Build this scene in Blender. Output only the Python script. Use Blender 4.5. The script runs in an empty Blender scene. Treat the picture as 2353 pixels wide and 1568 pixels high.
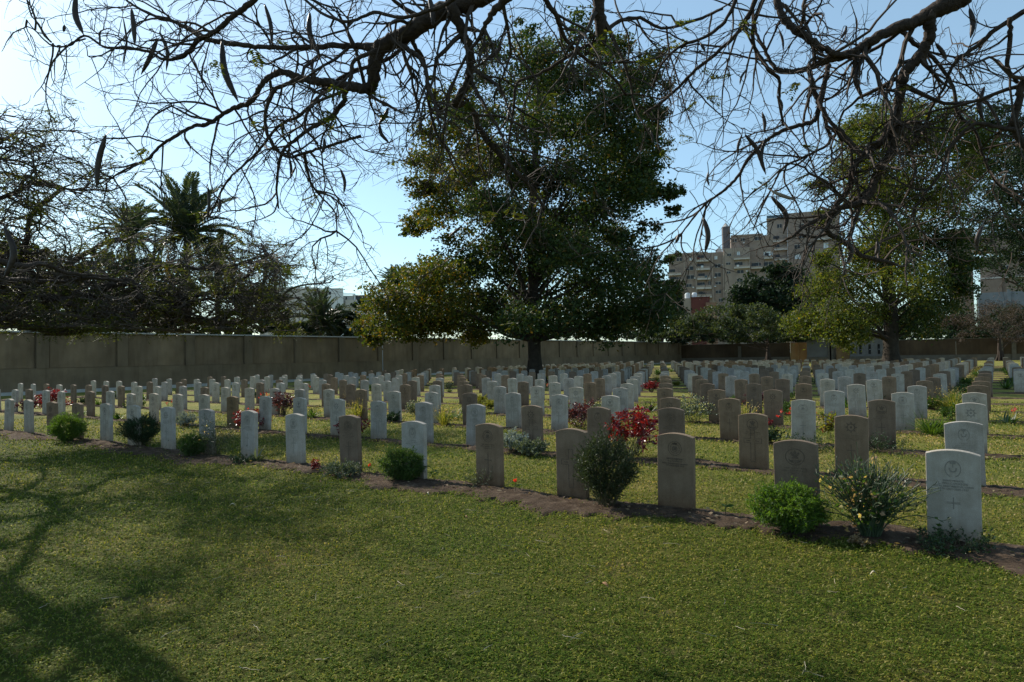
import bpy, math, random
import numpy as np
from mathutils import Matrix, Vector
S = bpy.context.scene
C = S.collection
rng = np.random.default_rng(7)
random.seed(7)
R = math.radians

# ------------------------------------------------------------------ camera
FOC, YAW, PITCH, EYE, ROLL = 1591.7, 0.609, 0.0214, 1.67, -0.017      # focal length in units of a 2353 wide picture
cy, sy, cp, sp = math.cos(YAW), math.sin(YAW), math.cos(PITCH), math.sin(PITCH)
RIGHT = np.array([cy, sy, 0.0]); FWD = np.array([-sy, cy, 0.0]); UPW = np.array([0, 0, 1.0])
cam_f = FWD*cp + UPW*sp
cam_u = -FWD*sp + UPW*cp
cr, sr = math.cos(ROLL), math.sin(ROLL)
ax_x = RIGHT*cr + cam_u*sr
ax_y = -RIGHT*sr + cam_u*cr
cam = bpy.data.cameras.new('camera'); co = bpy.data.objects.new('camera', cam); C.objects.link(co)
M = Matrix(((ax_x[0], ax_y[0], -cam_f[0], 0), (ax_x[1], ax_y[1], -cam_f[1], 0), (ax_x[2], ax_y[2], -cam_f[2], EYE), (0, 0, 0, 1)))
co.matrix_world = M
cam.sensor_width = 36; cam.lens = 36*FOC/2353; cam.clip_end = 3000; cam.clip_start = 0.05
S.camera = co

# ------------------------------------------------------------------ sky, sun, exposure
SUN_EL = R(34); SUN_A = R(48)                      # SUN_A: angle to the left of the view direction
sd = (-math.sin(SUN_A)*RIGHT + math.cos(SUN_A)*FWD)*math.cos(SUN_EL) + UPW*math.sin(SUN_EL)
W = bpy.data.worlds.new('World'); S.world = W; W.use_nodes = True
nt = W.node_tree
sky = nt.nodes.new('ShaderNodeTexSky'); sky.sky_type = 'NISHITA'; sky.sun_disc = False
sky.sun_elevation = SUN_EL; sky.sun_rotation = math.atan2(sd[0], sd[1])
sky.air_density = 1.0; sky.dust_density = 0.6; sky.ozone_density = 3.0; sky.altitude = 20
bg = nt.nodes['Background']; bg.inputs['Strength'].default_value = 0.13
tint = nt.nodes.new('ShaderNodeMix'); tint.data_type = 'RGBA'; tint.blend_type = 'MULTIPLY'; tint.inputs[0].default_value = 1
tint.inputs[7].default_value = (.90, 1.03, 1.0, 1)
nt.links.new(sky.outputs[0], tint.inputs[6]); hz_ = nt.nodes.new('ShaderNodeMix'); hz_.data_type = 'RGBA'; hz_.inputs[0].default_value = .26; hz_.inputs[7].default_value = (3.7, 5.0, 5.5, 1)
nt.links.new(tint.outputs[2], hz_.inputs[6]); nt.links.new(hz_.outputs[2], bg.inputs[0])
sl = bpy.data.lights.new('sun', 'SUN'); sl.energy = 5.0; sl.angle = R(0.53); sl.color = (1.0, .93, .82)
so = bpy.data.objects.new('sun', sl); C.objects.link(so)
so.rotation_euler = Vector(-sd).to_track_quat('-Z', 'Y').to_euler()
so.location = (0, 0, 40)
S.view_settings.view_transform = 'Standard'; S.view_settings.look = 'None'
S.view_settings.gamma = 1; S.view_settings.use_curve_mapping = False
S.view_settings.exposure = 0.45

# ------------------------------------------------------------------ placing helpers
def ray(x, y):
    a = x-1176.5; b = 784-y
    X = a*cr-b*sr; U = a*sr+b*cr
    d = RIGHT*X + cam_f*FOC + cam_u*U
    return d
def P(x, y, F):                                   # the point seen at (x, y), F metres ahead
    d = ray(x, y); t = F/float(d@FWD)
    return d*t + np.array([0, 0, EYE])
def G(x, y, z=0):
    d = ray(x, y); t = (z-EYE)/d[2]
    return d*t + np.array([0, 0, EYE])
def CW(X, F, z=0):                                # right / ahead metres -> world
    return RIGHT*X + FWD*F + UPW*z

# ------------------------------------------------------------------ mesh helpers
class MB:
    def __init__(s): s.v = []; s.q = []; s.t = []; s.n = 0
    def add(s, v, q=None, t=None):
        v = np.asarray(v, dtype=np.float64).reshape(-1, 3)
        if q is not None and len(q): s.q.append(np.asarray(q, dtype=np.int64).reshape(-1, 4)+s.n)
        if t is not None and len(t): s.t.append(np.asarray(t, dtype=np.int64).reshape(-1, 3)+s.n)
        s.v.append(v); s.n += len(v)
    def box(s, lo, hi, frame=None):
        x0, y0, z0 = lo; x1, y1, z1 = hi
        v = np.array([(x0,y0,z0),(x1,y0,z0),(x1,y1,z0),(x0,y1,z0),(x0,y0,z1),(x1,y0,z1),(x1,y1,z1),(x0,y1,z1)], float)
        if frame is not None: v = frame(v)
        s.add(v, [(0,3,2,1),(4,5,6,7),(0,1,5,4),(1,2,6,5),(2,3,7,6),(3,0,4,7)])
    def prism(s, poly, y0, y1, frame=None):       # poly: list of (x, z), extruded in y; y0 is the front
        n = len(poly); p = np.array(poly, float)
        f = np.c_[p[:, 0], np.full(n, y0), p[:, 1]]; b = np.c_[p[:, 0], np.full(n, y1), p[:, 1]]
        c = np.array([[p[:, 0].mean(), y0, p[:, 1].mean()]])
        v = np.r_[f, b, c, c+[0, y1-y0, 0]]
        if frame is not None: v = frame(v)
        q = [(i, (i+1) % n+n, 0, 0) for i in range(0)]
        q = [((i+1) % n, i, i+n, (i+1) % n+n) for i in range(n)]
        t = [(i, (i+1) % n, 2*n) for i in range(n)] + [((i+1) % n+n, i+n, 2*n+1) for i in range(n)]
        s.add(v, q, t)
    def mesh(s, name, mat, smooth=False):
        me = bpy.data.meshes.new(name)
        if s.n == 0: return me
        v = np.concatenate(s.v)
        q = np.concatenate(s.q) if s.q else np.zeros((0, 4), int)
        t = np.concatenate(s.t) if s.t else np.zeros((0, 3), int)
        me.vertices.add(len(v)); me.vertices.foreach_set('co', v.astype(np.float32).ravel())
        me.loops.add(q.size+t.size); me.polygons.add(len(q)+len(t))
        me.loops.foreach_set('vertex_index', np.r_[q.ravel(), t.ravel()].astype(np.int32))
        st = np.r_[np.arange(len(q))*4, q.size+np.arange(len(t))*3].astype(np.int32)
        me.polygons.foreach_set('loop_start', st)
        me.polygons.foreach_set('use_smooth', np.full(len(st), bool(smooth)))
        me.update(calc_edges=True)
        me.materials.append(mat)
        return me

def link(name, me, parent=None, loc=None):
    o = bpy.data.objects.new(name, me); C.objects.link(o)
    if loc is not None: o.location = loc
    if parent is not None: o.parent = parent
    return o
def tag(o, label=None, cat=None, group=None, kind=None):
    if label: o['label'] = label
    if cat: o['category'] = cat
    if group: o['group'] = group
    if kind: o['kind'] = kind
    return o
def thing(name, label, cat, loc=(0, 0, 0), rz=0, group=None):
    o = bpy.data.objects.new(name, None); C.objects.link(o); o.empty_display_size = .2
    o.location = loc; o.rotation_euler = (0, 0, rz)
    return tag(o, label, cat, group)
def nrm(a): return a/np.maximum(np.linalg.norm(a, axis=-1, keepdims=True), 1e-9)

def tubes(mb, pts, rad, sides=4, cap=False):      # pts (N,K,3), rad (N,K)
    pts = np.asarray(pts, float); rad = np.asarray(rad, float)
    if pts.ndim == 2: pts = pts[None]; rad = rad[None]
    N, K, _ = pts.shape
    T = np.empty_like(pts); T[:, 1:-1] = pts[:, 2:]-pts[:, :-2]; T[:, 0] = pts[:, 1]-pts[:, 0]; T[:, -1] = pts[:, -1]-pts[:, -2]
    T = nrm(T)
    mean = nrm(pts[:, -1]-pts[:, 0]); ref = np.zeros((N, 3)); ref[np.arange(N), np.argmin(np.abs(mean), axis=1)] = 1
    U = nrm(np.cross(T, ref[:, None, :])); V = np.cross(T, U)
    a = np.arange(sides)*2*np.pi/sides
    ring = pts[:, :, None, :] + rad[:, :, None, None]*(np.cos(a)[None, None, :, None]*U[:, :, None, :]+np.sin(a)[None, None, :, None]*V[:, :, None, :])
    idx = np.arange(N*K*sides).reshape(N, K, sides)
    i0 = idx[:, :-1]; i1 = idx[:, 1:]
    q = np.stack([i0, np.roll(i0, -1, 2), np.roll(i1, -1, 2), i1], -1).reshape(-1, 4)
    t = None
    if cap:
        tt = []
        for e, fl in ((0, 1), (K-1, 0)):
            r = idx[:, e]
            for j in range(1, sides-1):
                tt.append(np.stack([r[:, 0], r[:, j+1] if fl else r[:, j], r[:, j] if fl else r[:, j+1]], -1))
        t = np.concatenate(tt)
    mb.add(ring.reshape(-1, 3), q, t)

def grow(p0, d0, L, r0, K, kink, grav, taper=.25, lift=None):
    N = len(p0); pts = np.empty((N, K, 3)); rad = np.empty((N, K))
    p = p0.copy(); d = nrm(d0); pts[:, 0] = p
    step = (np.asarray(L)/(K-1))[:, None]
    bend = rng.normal(0, .085, (N, 3))
    for k in range(1, K):
        d = nrm(d+rng.normal(0, kink, (N, 3))+bend+np.array([0, 0, grav]))
        p = p+d*step; pts[:, k] = p
    rad[:] = np.asarray(r0)[:, None]*np.linspace(1, taper, K)[None]
    return pts, rad
def spawn(pts, rad, n, lo=.15, hi=1.0, ang=.9, rs=.55):
    """n children per parent tube: start points, directions, radii"""
    N, K, _ = pts.shape
    f = rng.uniform(lo, hi, (N, n))*(K-1.001); i = f.astype(int); w = (f-i)[..., None]
    ar = np.arange(N)[:, None]
    a = pts[ar, i]; b = pts[ar, i+1]
    p = a*(1-w)+b*w; t = nrm(b-a)
    r = rad[ar, i]*rs
    q = nrm(np.cross(t, rng.normal(size=t.shape)))
    an = rng.normal(ang, .25, (N, n))[..., None]
    d = t*np.cos(an)+q*np.sin(an)
    return p.reshape(-1, 3), d.reshape(-1, 3), r.reshape(-1)

def leaves(mb, c, size, aspect=.5, flat=0., dirs=None, droop=0.):
    """one rhombic leaf blade (a quad) per centre"""
    N = len(c)
    if dirs is None:
        d = rng.normal(size=(N, 3)); d[:, 2] = d[:, 2]*(1-flat)-droop
    else: d = dirs
    d = nrm(d)
    n = rng.normal(size=(N, 3)); n[:, 2] += 3*flat*np.sign(rng.normal(size=N)+1)
    s = nrm(np.cross(d, n))
    L = (np.asarray(size)*rng.uniform(.6, 1.3, N))[:, None]
    w = L*aspect*.5
    up = nrm(np.cross(s, d))*L*.06
    v = np.stack([c-d*L*.5, c+s*w+up, c+d*L*.5, c-s*w+up], 1)
    mb.add(v.reshape(-1, 3), np.arange(N*4).reshape(-1, 4))

def catmull(p, n=6):
    p = np.asarray(p, float); q = np.vstack([2*p[0]-p[1], p, 2*p[-1]-p[-2]]); out = []
    for i in range(1, len(q)-2):
        for t in np.linspace(0, 1, n, endpoint=False):
            a, b, c, d = q[i-1], q[i], q[i+1], q[i+2]
            out.append(.5*((2*b)+(-a+c)*t+(2*a-5*b+4*c-d)*t*t+(-a+3*b-3*c+d)*t**3))
    out.append(p[-1]); return np.array(out)
def resample(p, K):
    s = np.r_[0, np.cumsum(np.linalg.norm(np.diff(p[:, :3], axis=0), axis=1))]
    u = np.linspace(0, s[-1], K)
    return np.stack([np.interp(u, s, p[:, j]) for j in range(p.shape[1])], 1)

# ------------------------------------------------------------------ materials
def mat(name):
    m = bpy.data.materials.new(name); m.use_nodes = True
    t = m.node_tree; b = t.nodes['Principled BSDF']; return m, t, b
def N(t, kind, **kw):
    n = t.nodes.new(kind)
    for k, v in kw.items():
        if k in n.inputs: n.inputs[k].default_value = v
        else: setattr(n, k, v)
    return n
def ramp(t, fac, stops):
    r = t.nodes.new('ShaderNodeValToRGB'); e = r.color_ramp.elements
    while len(e) < len(stops): e.new(.5)
    for i, (p, c) in enumerate(stops): e[i].position = p; e[i].color = (*c, 1)
    t.links.new(fac, r.inputs[0]); return r.outputs[0]
def coords(t, scale=1., obj=True):
    tc = t.nodes.new('ShaderNodeTexCoord'); return tc.outputs['Object' if obj else 'Generated']
def geo_pos(t): return t.nodes.new('ShaderNodeNewGeometry').outputs['Position']
def noise(t, scale, detail=4, vec=None, rough=.6):
    n = t.nodes.new('ShaderNodeTexNoise'); n.inputs['Scale'].default_value = scale; n.inputs['Detail'].default_value = detail
    n.inputs['Roughness'].default_value = rough
    t.links.new(vec if vec is not None else geo_pos(t), n.inputs['Vector']); return n.outputs[0]
def mix(t, a, b, f, mode='MIX'):
    m = t.nodes.new('ShaderNodeMix'); m.data_type = 'RGBA'; m.blend_type = mode
    for s, v in ((m.inputs[0], f), (m.inputs[6], a), (m.inputs[7], b)):
        if isinstance(v, bpy.types.NodeSocket): t.links.new(v, s)
        elif s == m.inputs[0]: s.default_value = v
        else: s.default_value = (*v, 1)
    return m.outputs[2]
def bump(t, b, h, s=.3, d=.01):
    n = t.nodes.new('ShaderNodeBump'); n.inputs['Strength'].default_value = s; n.inputs['Distance'].default_value = d
    t.links.new(h, n.inputs['Height']); t.links.new(n.outputs[0], b.inputs['Normal'])

def leaf_mat(name, stops, trans=.45, rough=.5, spec=.25):
    m, t, b = mat(name)
    g = t.nodes.new('ShaderNodeNewGeometry')
    col = ramp(t, g.outputs['Random Per Island'], stops)
    col = mix(t, col, (.02, .03, .01), N(t, 'ShaderNodeMath', operation='MULTIPLY').outputs[0], 'MIX') if False else col
    t.links.new(col, b.inputs['Base Color']); b.inputs['Roughness'].default_value = rough
    b.inputs['Specular IOR Level'].default_value = spec
    tr = t.nodes.new('ShaderNodeBsdfTranslucent')
    br = mix(t, col, (1.6, 1.5, .5), 1.0, 'MULTIPLY'); t.links.new(br, tr.inputs[0])
    ms = t.nodes.new('ShaderNodeMixShader'); ms.inputs[0].default_value = trans
    t.links.new(b.outputs[0], ms.inputs[1]); t.links.new(tr.outputs[0], ms.inputs[2])
    t.links.new(ms.outputs[0], t.nodes['Material Output'].inputs[0]); return m
def plain(name, c1, c2, sc=8, rough=.85, bs=.3, bd=.01, bsc=60, det=5):
    m, t, b = mat(name)
    v = coords(t)
    t.links.new(ramp(t, noise(t, sc, det, v), [(.3, c1), (.7, c2)]), b.inputs['Base Color'])
    b.inputs['Roughness'].default_value = rough; b.inputs['Specular IOR Level'].default_value = .25
    if bs: bump(t, b, noise(t, bsc, 3, v), bs, bd)
    return m
def stone_mat(name, base, dark, dirt, island=False):
    m, t, b = mat(name)
    v = coords(t)
    oi = t.nodes.new('ShaderNodeObjectInfo')
    off = t.nodes.new('ShaderNodeVectorMath'); off.operation = 'ADD'
    sc = N(t, 'ShaderNodeMath', operation='MULTIPLY'); sc.inputs[1].default_value = 37; t.links.new(oi.outputs['Random'], sc.inputs[0])
    t.links.new(v, off.inputs[0]); t.links.new(sc.outputs[0], off.inputs[1]); vv = off.outputs[0]
    c = ramp(t, noise(t, 260, 2, vv, .7), [(.38, dark), (.62, base)])
    c2 = ramp(t, noise(t, 5, 5, vv), [(.35, dirt), (.65, (1, 1, 1))])
    c = mix(t, c, c2, .7, 'MULTIPLY')
    mp = t.nodes.new('ShaderNodeMapping'); mp.inputs['Scale'].default_value = (14, 14, 1.2); t.links.new(vv, mp.inputs[0])
    c = mix(t, c, ramp(t, noise(t, 1.6, 4, mp.outputs[0], .6), [(.36, (.66, .63, .56)), (.56, (1, 1, 1))]), .28, 'MULTIPLY')
    # weathering: stained foot of the stone (splashed soil), object-space height
    sx = t.nodes.new('ShaderNodeSeparateXYZ'); t.links.new(v, sx.inputs[0])
    nz = N(t, 'ShaderNodeMath', operation='MULTIPLY_ADD'); nz.inputs[1].default_value = .25
    t.links.new(noise(t, 9, 4, vv), nz.inputs[0]); t.links.new(sx.outputs[2], nz.inputs[2])
    foot = ramp(t, nz.outputs[0], [(.10, (.45, .34, .26)), (.20, (.8, .72, .64)), (.36, (1, 1, 1))])
    c = mix(t, c, foot, .8, 'MULTIPLY')
    g = t.nodes.new('ShaderNodeNewGeometry')
    tone = ramp(t, g.outputs['Random Per Island'] if island else oi.outputs['Random'], [(0, (.74, .74, .78)), (.5, (.92, .92, .92)), (1, (1.0, .96, .9))])
    c = mix(t, c, tone, 1, 'MULTIPLY')
    t.links.new(c, b.inputs['Base Color']); b.inputs['Roughness'].default_value = .9; b.inputs['Specular IOR Level'].default_value = .2
    bump(t, b, noise(t, 220, 3, vv), .35, .003)
    return m
WHITE = stone_mat('white_stone', (.54, .50, .445), (.355, .325, .288), (.66, .64, .59))
TAN = stone_mat('sand_stone', (.285, .208, .146), (.185, .134, .094), (.66, .64, .62))
OCHRE = stone_mat('ochre_stone', (.25, .18, .105), (.17, .12, .075), (.74, .72, .70))
WHITE_I = stone_mat('white_stone_far', (.54, .50, .445), (.355, .325, .288), (.66, .64, .59), True)
TAN_I = stone_mat('sand_stone_far', (.285, .208, .146), (.185, .134, .094), (.66, .64, .62), True)
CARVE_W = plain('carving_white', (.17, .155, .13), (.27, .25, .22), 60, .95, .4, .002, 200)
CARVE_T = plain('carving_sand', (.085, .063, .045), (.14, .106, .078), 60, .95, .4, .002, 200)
BARK = plain('bark', (.024, .017, .013), (.070, .050, .038), 22, .9, .8, .02, 40)
BARK_G = plain('bark_grey', (.020, .016, .012), (.050, .040, .030), 3, .95, .8, .05, 7)
TWIG = plain('twig', (.026, .018, .013), (.075, .054, .04), 6, .8, 0)
POD = plain('pod', (.022, .015, .012), (.055, .038, .028), 14, .45, .5, .004, 40)
POD_PALE = plain('pod_pale', (.16, .13, .10), (.30, .25, .2), 14, .6, .5, .004, 40)
PALMTR = plain('palm_trunk', (.06, .045, .035), (.15, .115, .085), 5, .95, .9, .06, 9)

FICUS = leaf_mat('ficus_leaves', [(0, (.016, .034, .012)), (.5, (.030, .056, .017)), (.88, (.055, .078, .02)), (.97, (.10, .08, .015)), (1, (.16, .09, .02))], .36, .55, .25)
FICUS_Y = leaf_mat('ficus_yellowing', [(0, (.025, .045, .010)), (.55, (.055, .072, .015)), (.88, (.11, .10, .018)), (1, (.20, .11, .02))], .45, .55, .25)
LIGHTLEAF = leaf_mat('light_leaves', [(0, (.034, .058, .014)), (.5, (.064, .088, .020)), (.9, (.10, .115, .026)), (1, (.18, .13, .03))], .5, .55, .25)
DARKLEAF = leaf_mat('dark_leaves', [(0, (.009, .020, .010)), (1, (.022, .042, .018))], .25, .6, .2)
GREYLEAF = leaf_mat('umbrella_leaves', [(0, (.025, .040, .020)), (.7, (.05, .068, .033)), (1, (.08, .088, .045))], .35, .6, .2)
FEATHER = leaf_mat('feather_leaves', [(0, (.030, .048, .011)), (.6, (.06, .08, .016)), (1, (.12, .11, .025))], .5, .5, .2)
SCRUB = leaf_mat('scrub_twigs', [(0, (.055, .042, .036)), (1, (.11, .085, .07))], .1, .8, .1)
PALM = leaf_mat('palm_leaflets', [(0, (.025, .042, .028)), (.8, (.05, .075, .048)), (1, (.10, .10, .05))], .3, .45, .4)
PALM_DRY = leaf_mat('palm_dry', [(0, (.12, .08, .03)), (1, (.2, .14, .06))], .3, .7, .1)

def pm(name, *cols, tr=.4, ro=.5, spc=.3):
    n = len(cols)
    return leaf_mat(name, [(i/(n-1), c) for i, c in enumerate(cols)], tr, ro, spc)
ROSEM = pm('rosemary_leaf', (.016, .027, .012), (.035, .055, .022), (.065, .082, .04), tr=.25)
FERN = pm('fern_leaf', (.04, .09, .012), (.08, .16, .02), (.13, .21, .03), tr=.5)
REDL = pm('red_leaf', (.05, .004, .007), (.16, .008, .012), (.30, .015, .018), tr=.28, ro=.28, spc=.6)
PURP = pm('purple_leaf', (.03, .010, .014), (.075, .018, .025), (.14, .03, .035), tr=.3, ro=.3, spc=.5)
SILV = pm('silver_leaf', (.16, .19, .18), (.26, .30, .29), (.36, .40, .39), tr=.15, ro=.8)
GREYG = pm('grey_green_leaf', (.045, .065, .045), (.09, .12, .085), (.15, .18, .14), tr=.25)
GREEN = pm('green_leaf', (.025, .055, .012), (.05, .10, .02), (.09, .15, .03), tr=.4, ro=.35)
DGREEN = pm('dark_green_leaf', (.012, .03, .012), (.025, .055, .02), (.045, .08, .03), tr=.2, ro=.35)
YELG = pm('yellow_green_leaf', (.08, .10, .02), (.14, .16, .03), (.22, .20, .05), tr=.5)
PALEF = pm('pale_flower', (.40, .26, .17), (.55, .38, .24), (.5, .42, .16), tr=.4, ro=.7)
REDF = pm('red_flower', (.45, .02, .015), (.6, .04, .03), tr=.4)
PINKF = pm('pink_flower', (.5, .06, .1), (.65, .12, .15), tr=.4)
WHITEF = pm('white_flower', (.5, .5, .45), (.65, .65, .6), tr=.4)
YELF = pm('yellow_flower', (.55, .38, .03), (.65, .45, .05), tr=.4)
DRYL = pm('dry_leaf', (.12, .08, .045), (.22, .16, .10), (.30, .24, .16), tr=.3, ro=.8)
STEM = plain('stem', (.05, .045, .025), (.10, .09, .045), 20, .8, 0)
GSTEM = plain('green_stem', (.05, .075, .04), (.10, .13, .07), 20, .6, 0)
SUCC = pm('euphorbia_stem', (.025, .042, .02), (.05, .075, .038), (.09, .12, .07), tr=.1)

# ------------------------------------------------------------------ ground
ROW0, DROW, COL0, DCOL = 7.12, 3.02, -0.341, 1.2627
NROW = 24
def lawn_material():
    m, t, b = mat('lawn')
    p = geo_pos(t)
    big = ramp(t, noise(t, .45, 5, p), [(.30, (.070, .100, .014)), (.5, (.125, .138, .022)), (.72, (.21, .185, .045))])
    fine = ramp(t, noise(t, 38, 6, p, .75), [(.33, (.42, .45, .40)), (.7, (1.35, 1.35, 1.25))])
    c = mix(t, big, fine, .8, 'MULTIPLY')
    dry = ramp(t, noise(t, 1.7, 6, p, .7), [(.56, (0, 0, 0)), (.76, (.8, .8, .8))])
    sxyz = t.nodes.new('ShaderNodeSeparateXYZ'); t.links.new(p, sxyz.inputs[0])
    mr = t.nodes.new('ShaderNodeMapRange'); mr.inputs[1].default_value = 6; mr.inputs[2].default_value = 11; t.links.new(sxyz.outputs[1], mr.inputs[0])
    c = mix(t, c, mix(t, (.62, .62, .62), (1.5, 1.3, 1.9), mr.outputs[0]), 1, 'MULTIPLY')  # near ground painted darker as shade between blades; rows drier, brightened as sunlit
    c = mix(t, c, (.17, .13, .07), N(t, 'ShaderNodeMath', operation='MULTIPLY').outputs[0]) if False else mix(t, c, (.165, .125, .065), dry)
    t.links.new(c, b.inputs['Base Color']); b.inputs['Roughness'].default_value = .95; b.inputs['Specular IOR Level'].default_value = .1
    bump(t, b, noise(t, 55, 6, p, .8), .9, .03)
    return m
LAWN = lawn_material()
gm = MB()
xs = np.r_[-400, -200, np.linspace(-60, 20, 81), 60, 200, 400]; ys = np.r_[-60, np.linspace(-10, 120, 131), 200, 400, 700]
XX, YY = np.meshgrid(xs, ys)
und = .018*np.sin(XX*1.3+YY*.7)*np.sin(YY*.9-XX*.4)*((np.abs(XX+20) < 45) & (YY < 100))
und = und-.018
ii = np.arange(XX.size).reshape(XX.shape)
gm.add(np.c_[XX.ravel(), YY.ravel(), und.ravel()], np.stack([ii[:-1, :-1], ii[:-1, 1:], ii[1:, 1:], ii[1:, :-1]], -1).reshape(-1, 4))
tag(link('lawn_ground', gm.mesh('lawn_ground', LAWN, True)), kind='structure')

def soil_material():
    m, t, b = mat('soil')
    p = geo_pos(t)
    c = ramp(t, noise(t, 6, 6, p, .7), [(.35, (.055, .038, .026)), (.58, (.108, .078, .055)), (.72, (.19, .148, .11))])
    f = ramp(t, noise(t, 90, 4, p, .8), [(.35, (.5, .5, .5)), (.7, (1.5, 1.4, 1.3))])
    t.links.new(mix(t, c, f, .7, 'MULTIPLY'), b.inputs['Base Color'])
    b.inputs['Roughness'].default_value = .95; b.inputs['Specular IOR Level'].default_value = .1
    bump(t, b, noise(t, 60, 6, p, .8), 1, .03)
    return m
SOIL = soil_material()
def bed_front(x, k):      # how far the soil reaches in front of the stones
    rs = k*13.7
    w = .46+.16*np.sin(x*.9+rs)+.11*np.sin(x*2.7+rs*2)+.07*np.sin(x*7.3+rs)+.045*np.sin(x*17.1+rs*3)+.03*np.sin(x*31+rs)
    if k == 0: w = w+.12+.10*np.sin(x*1.7+1)+.12*np.exp(-((x+13)/4.)**2)+.10*np.exp(-((x+1.5)/2.)**2)
    return w*(1 if k == 0 else .8)
def bed_back(x, k):
    return .10+.05*np.sin(x*1.9+k*3)+.03*np.sin(x*6.1+k)+(.35*np.exp(-((x+.9+k*3)/.8)**2) if k < 6 else 0)
for k in range(NROW):
    y = ROW0+k*DROW
    x = np.arange(-38.5, COL0+2.6 if k < 8 else COL0+3.6, .05 if k < 4 else (.15 if k < 8 else .4))
    if k == 0: x = x[x > -34]
    n = 15 if k < 4 else 7
    fr = y-bed_front(x, k)+rng.normal(0, .04, len(x)); bk = y+bed_back(x, k)+rng.normal(0, .02, len(x))
    u = np.linspace(0, 1, n)
    Y = fr[:, None]*(1-u)+bk[:, None]*u
    X = np.repeat(x[:, None], n, 1)
    Z = .004+.012*np.sin(u*np.pi)[None]+rng.normal(0, .011 if k < 4 else .006, X.shape)*np.sin(u*np.pi)[None]+.012*np.sin(X*3+Y*5)*np.sin(u*np.pi)[None]
    Z[:, 0] = -.03; Z[:, -1] = -.03
    b_ = MB(); i_ = np.arange(X.size).reshape(X.shape)
    b_.add(np.c_[X.ravel(), Y.ravel(), Z.ravel()], np.stack([i_[:-1, :-1], i_[1:, :-1], i_[1:, 1:], i_[:-1, 1:]], -1).reshape(-1, 4))
    tag(link('soil_bed', b_.mesh('soil_bed', SOIL, True)), kind='structure')

# grass blades, standing turf; fewer and larger with distance
def soil_here(x, y):
    k = np.round((y-ROW0+.2)/DROW).clip(0, NROW-1); out = np.zeros(len(x), bool)
    for kk in range(8):
        s = k == kk
        dy = y[s]-(ROW0+kk*DROW)
        out[s] = (dy > -bed_front(x[s], kk)+np.abs(rng.normal(.0, .13, s.sum()))) & (dy < bed_back(x[s], kk)-.03)
    return out
def blades(name, n, Dmin, Dmax, h0, material, keep=1., in_soil=False):
    th = rng.uniform(-R(46), R(46), n); D = np.exp(rng.uniform(np.log(Dmin), np.log(Dmax), n))
    p = CW(0, 0)[None]+np.sin(th)[:, None]*D[:, None]*RIGHT+np.cos(th)[:, None]*D[:, None]*FWD
    x, y = p[:, 0], p[:, 1]
    s = soil_here(x, y)
    ok = (s if in_soil else ~s | (rng.random(n) < .14)) & (x > -41)
    pn = np.sin(x*23+3*np.sin(y*9))*np.sin(y*27+2*np.sin(x*11))+.6*np.sin(x*61+y*43)*np.sin(y*57-x*31)
    ok &= (pn+rng.normal(0, .5, n) > -.55)
    p = p[ok]; D = D[ok]; x = x[ok]; m = len(p)
    p[:, 2] = -.012
    sc = np.clip(D/6., .75, 6)**.75
    h = h0*rng.uniform(.5, 1.35, m)*np.clip(sc, .8, 2.0); w = .0041*sc*rng.uniform(.7, 1.4, m)
    a = rng.uniform(0, 2*np.pi, m); lean = rng.uniform(.5, 2.0, m)
    dv = np.c_[np.cos(a), np.sin(a), np.zeros(m)]; sv = np.c_[-np.sin(a), np.cos(a), np.zeros(m)]
    mid = p+dv*(h*.28*lean)[:, None]+UPW*(h*.62)[:, None]
    tip = p+dv*(h*.95*lean)[:, None]+UPW*(h*(1-.28*lean).clip(.25))[:, None]
    v = np.stack([p, mid+sv*(w*1.15)[:, None], tip, mid-sv*(w*1.15)[:, None]], 1).reshape(-1, 3)
    base = np.arange(m)[:, None]*4
    b = MB(); b.add(v, base+np.array([0, 1, 2, 3]))
    return tag(link(name, b.mesh(name, material)), kind='stuff')
def grass_mat(name, a, b_, c, d):
    m, t, b = mat(name)
    g = t.nodes.new('ShaderNodeNewGeometry')
    col = ramp(t, g.outputs['Random Per Island'], [(0, a), (.55, b_), (.86, c), (1, d)])
    patch = ramp(t, noise(t, .45, 5, g.outputs['Position']), [(.30, (.72, .88, .7)), (.5, (1, 1, 1)), (.70, (1.3, 1.15, 1.15))])
    p2 = ramp(t, noise(t, 1.7, 6, g.outputs['Position'], .7), [(.56, (1, 1, 1)), (.74, (1.35, 1.02, 1.15))])
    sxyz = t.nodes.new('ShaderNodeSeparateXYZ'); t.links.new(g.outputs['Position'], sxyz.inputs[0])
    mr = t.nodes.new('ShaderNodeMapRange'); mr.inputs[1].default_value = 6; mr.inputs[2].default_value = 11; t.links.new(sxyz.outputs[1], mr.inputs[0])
    col = mix(t, col, (1.42, 1.24, 2.0), mr.outputs[0], 'MULTIPLY')  # drier turf among the rows, with sunlit brightness mixed into its colour
    col = mix(t, col, patch, 1, 'MULTIPLY'); col = mix(t, col, p2, 1, 'MULTIPLY')
    t.links.new(col, b.inputs['Base Color']); b.inputs['Roughness'].default_value = .7; b.inputs['Specular IOR Level'].default_value = .06
    tr = t.nodes.new('ShaderNodeBsdfTranslucent'); t.links.new(mix(t, col, (1.5, 1.5, .6), 1, 'MULTIPLY'), tr.inputs[0])
    ms = t.nodes.new('ShaderNodeMixShader'); ms.inputs[0].default_value = .35
    t.links.new(b.outputs[0], ms.inputs[1]); t.links.new(tr.outputs[0], ms.inputs[2]); t.links.new(ms.outputs[0], t.nodes['Material Output'].inputs[0])
    return m
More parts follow.
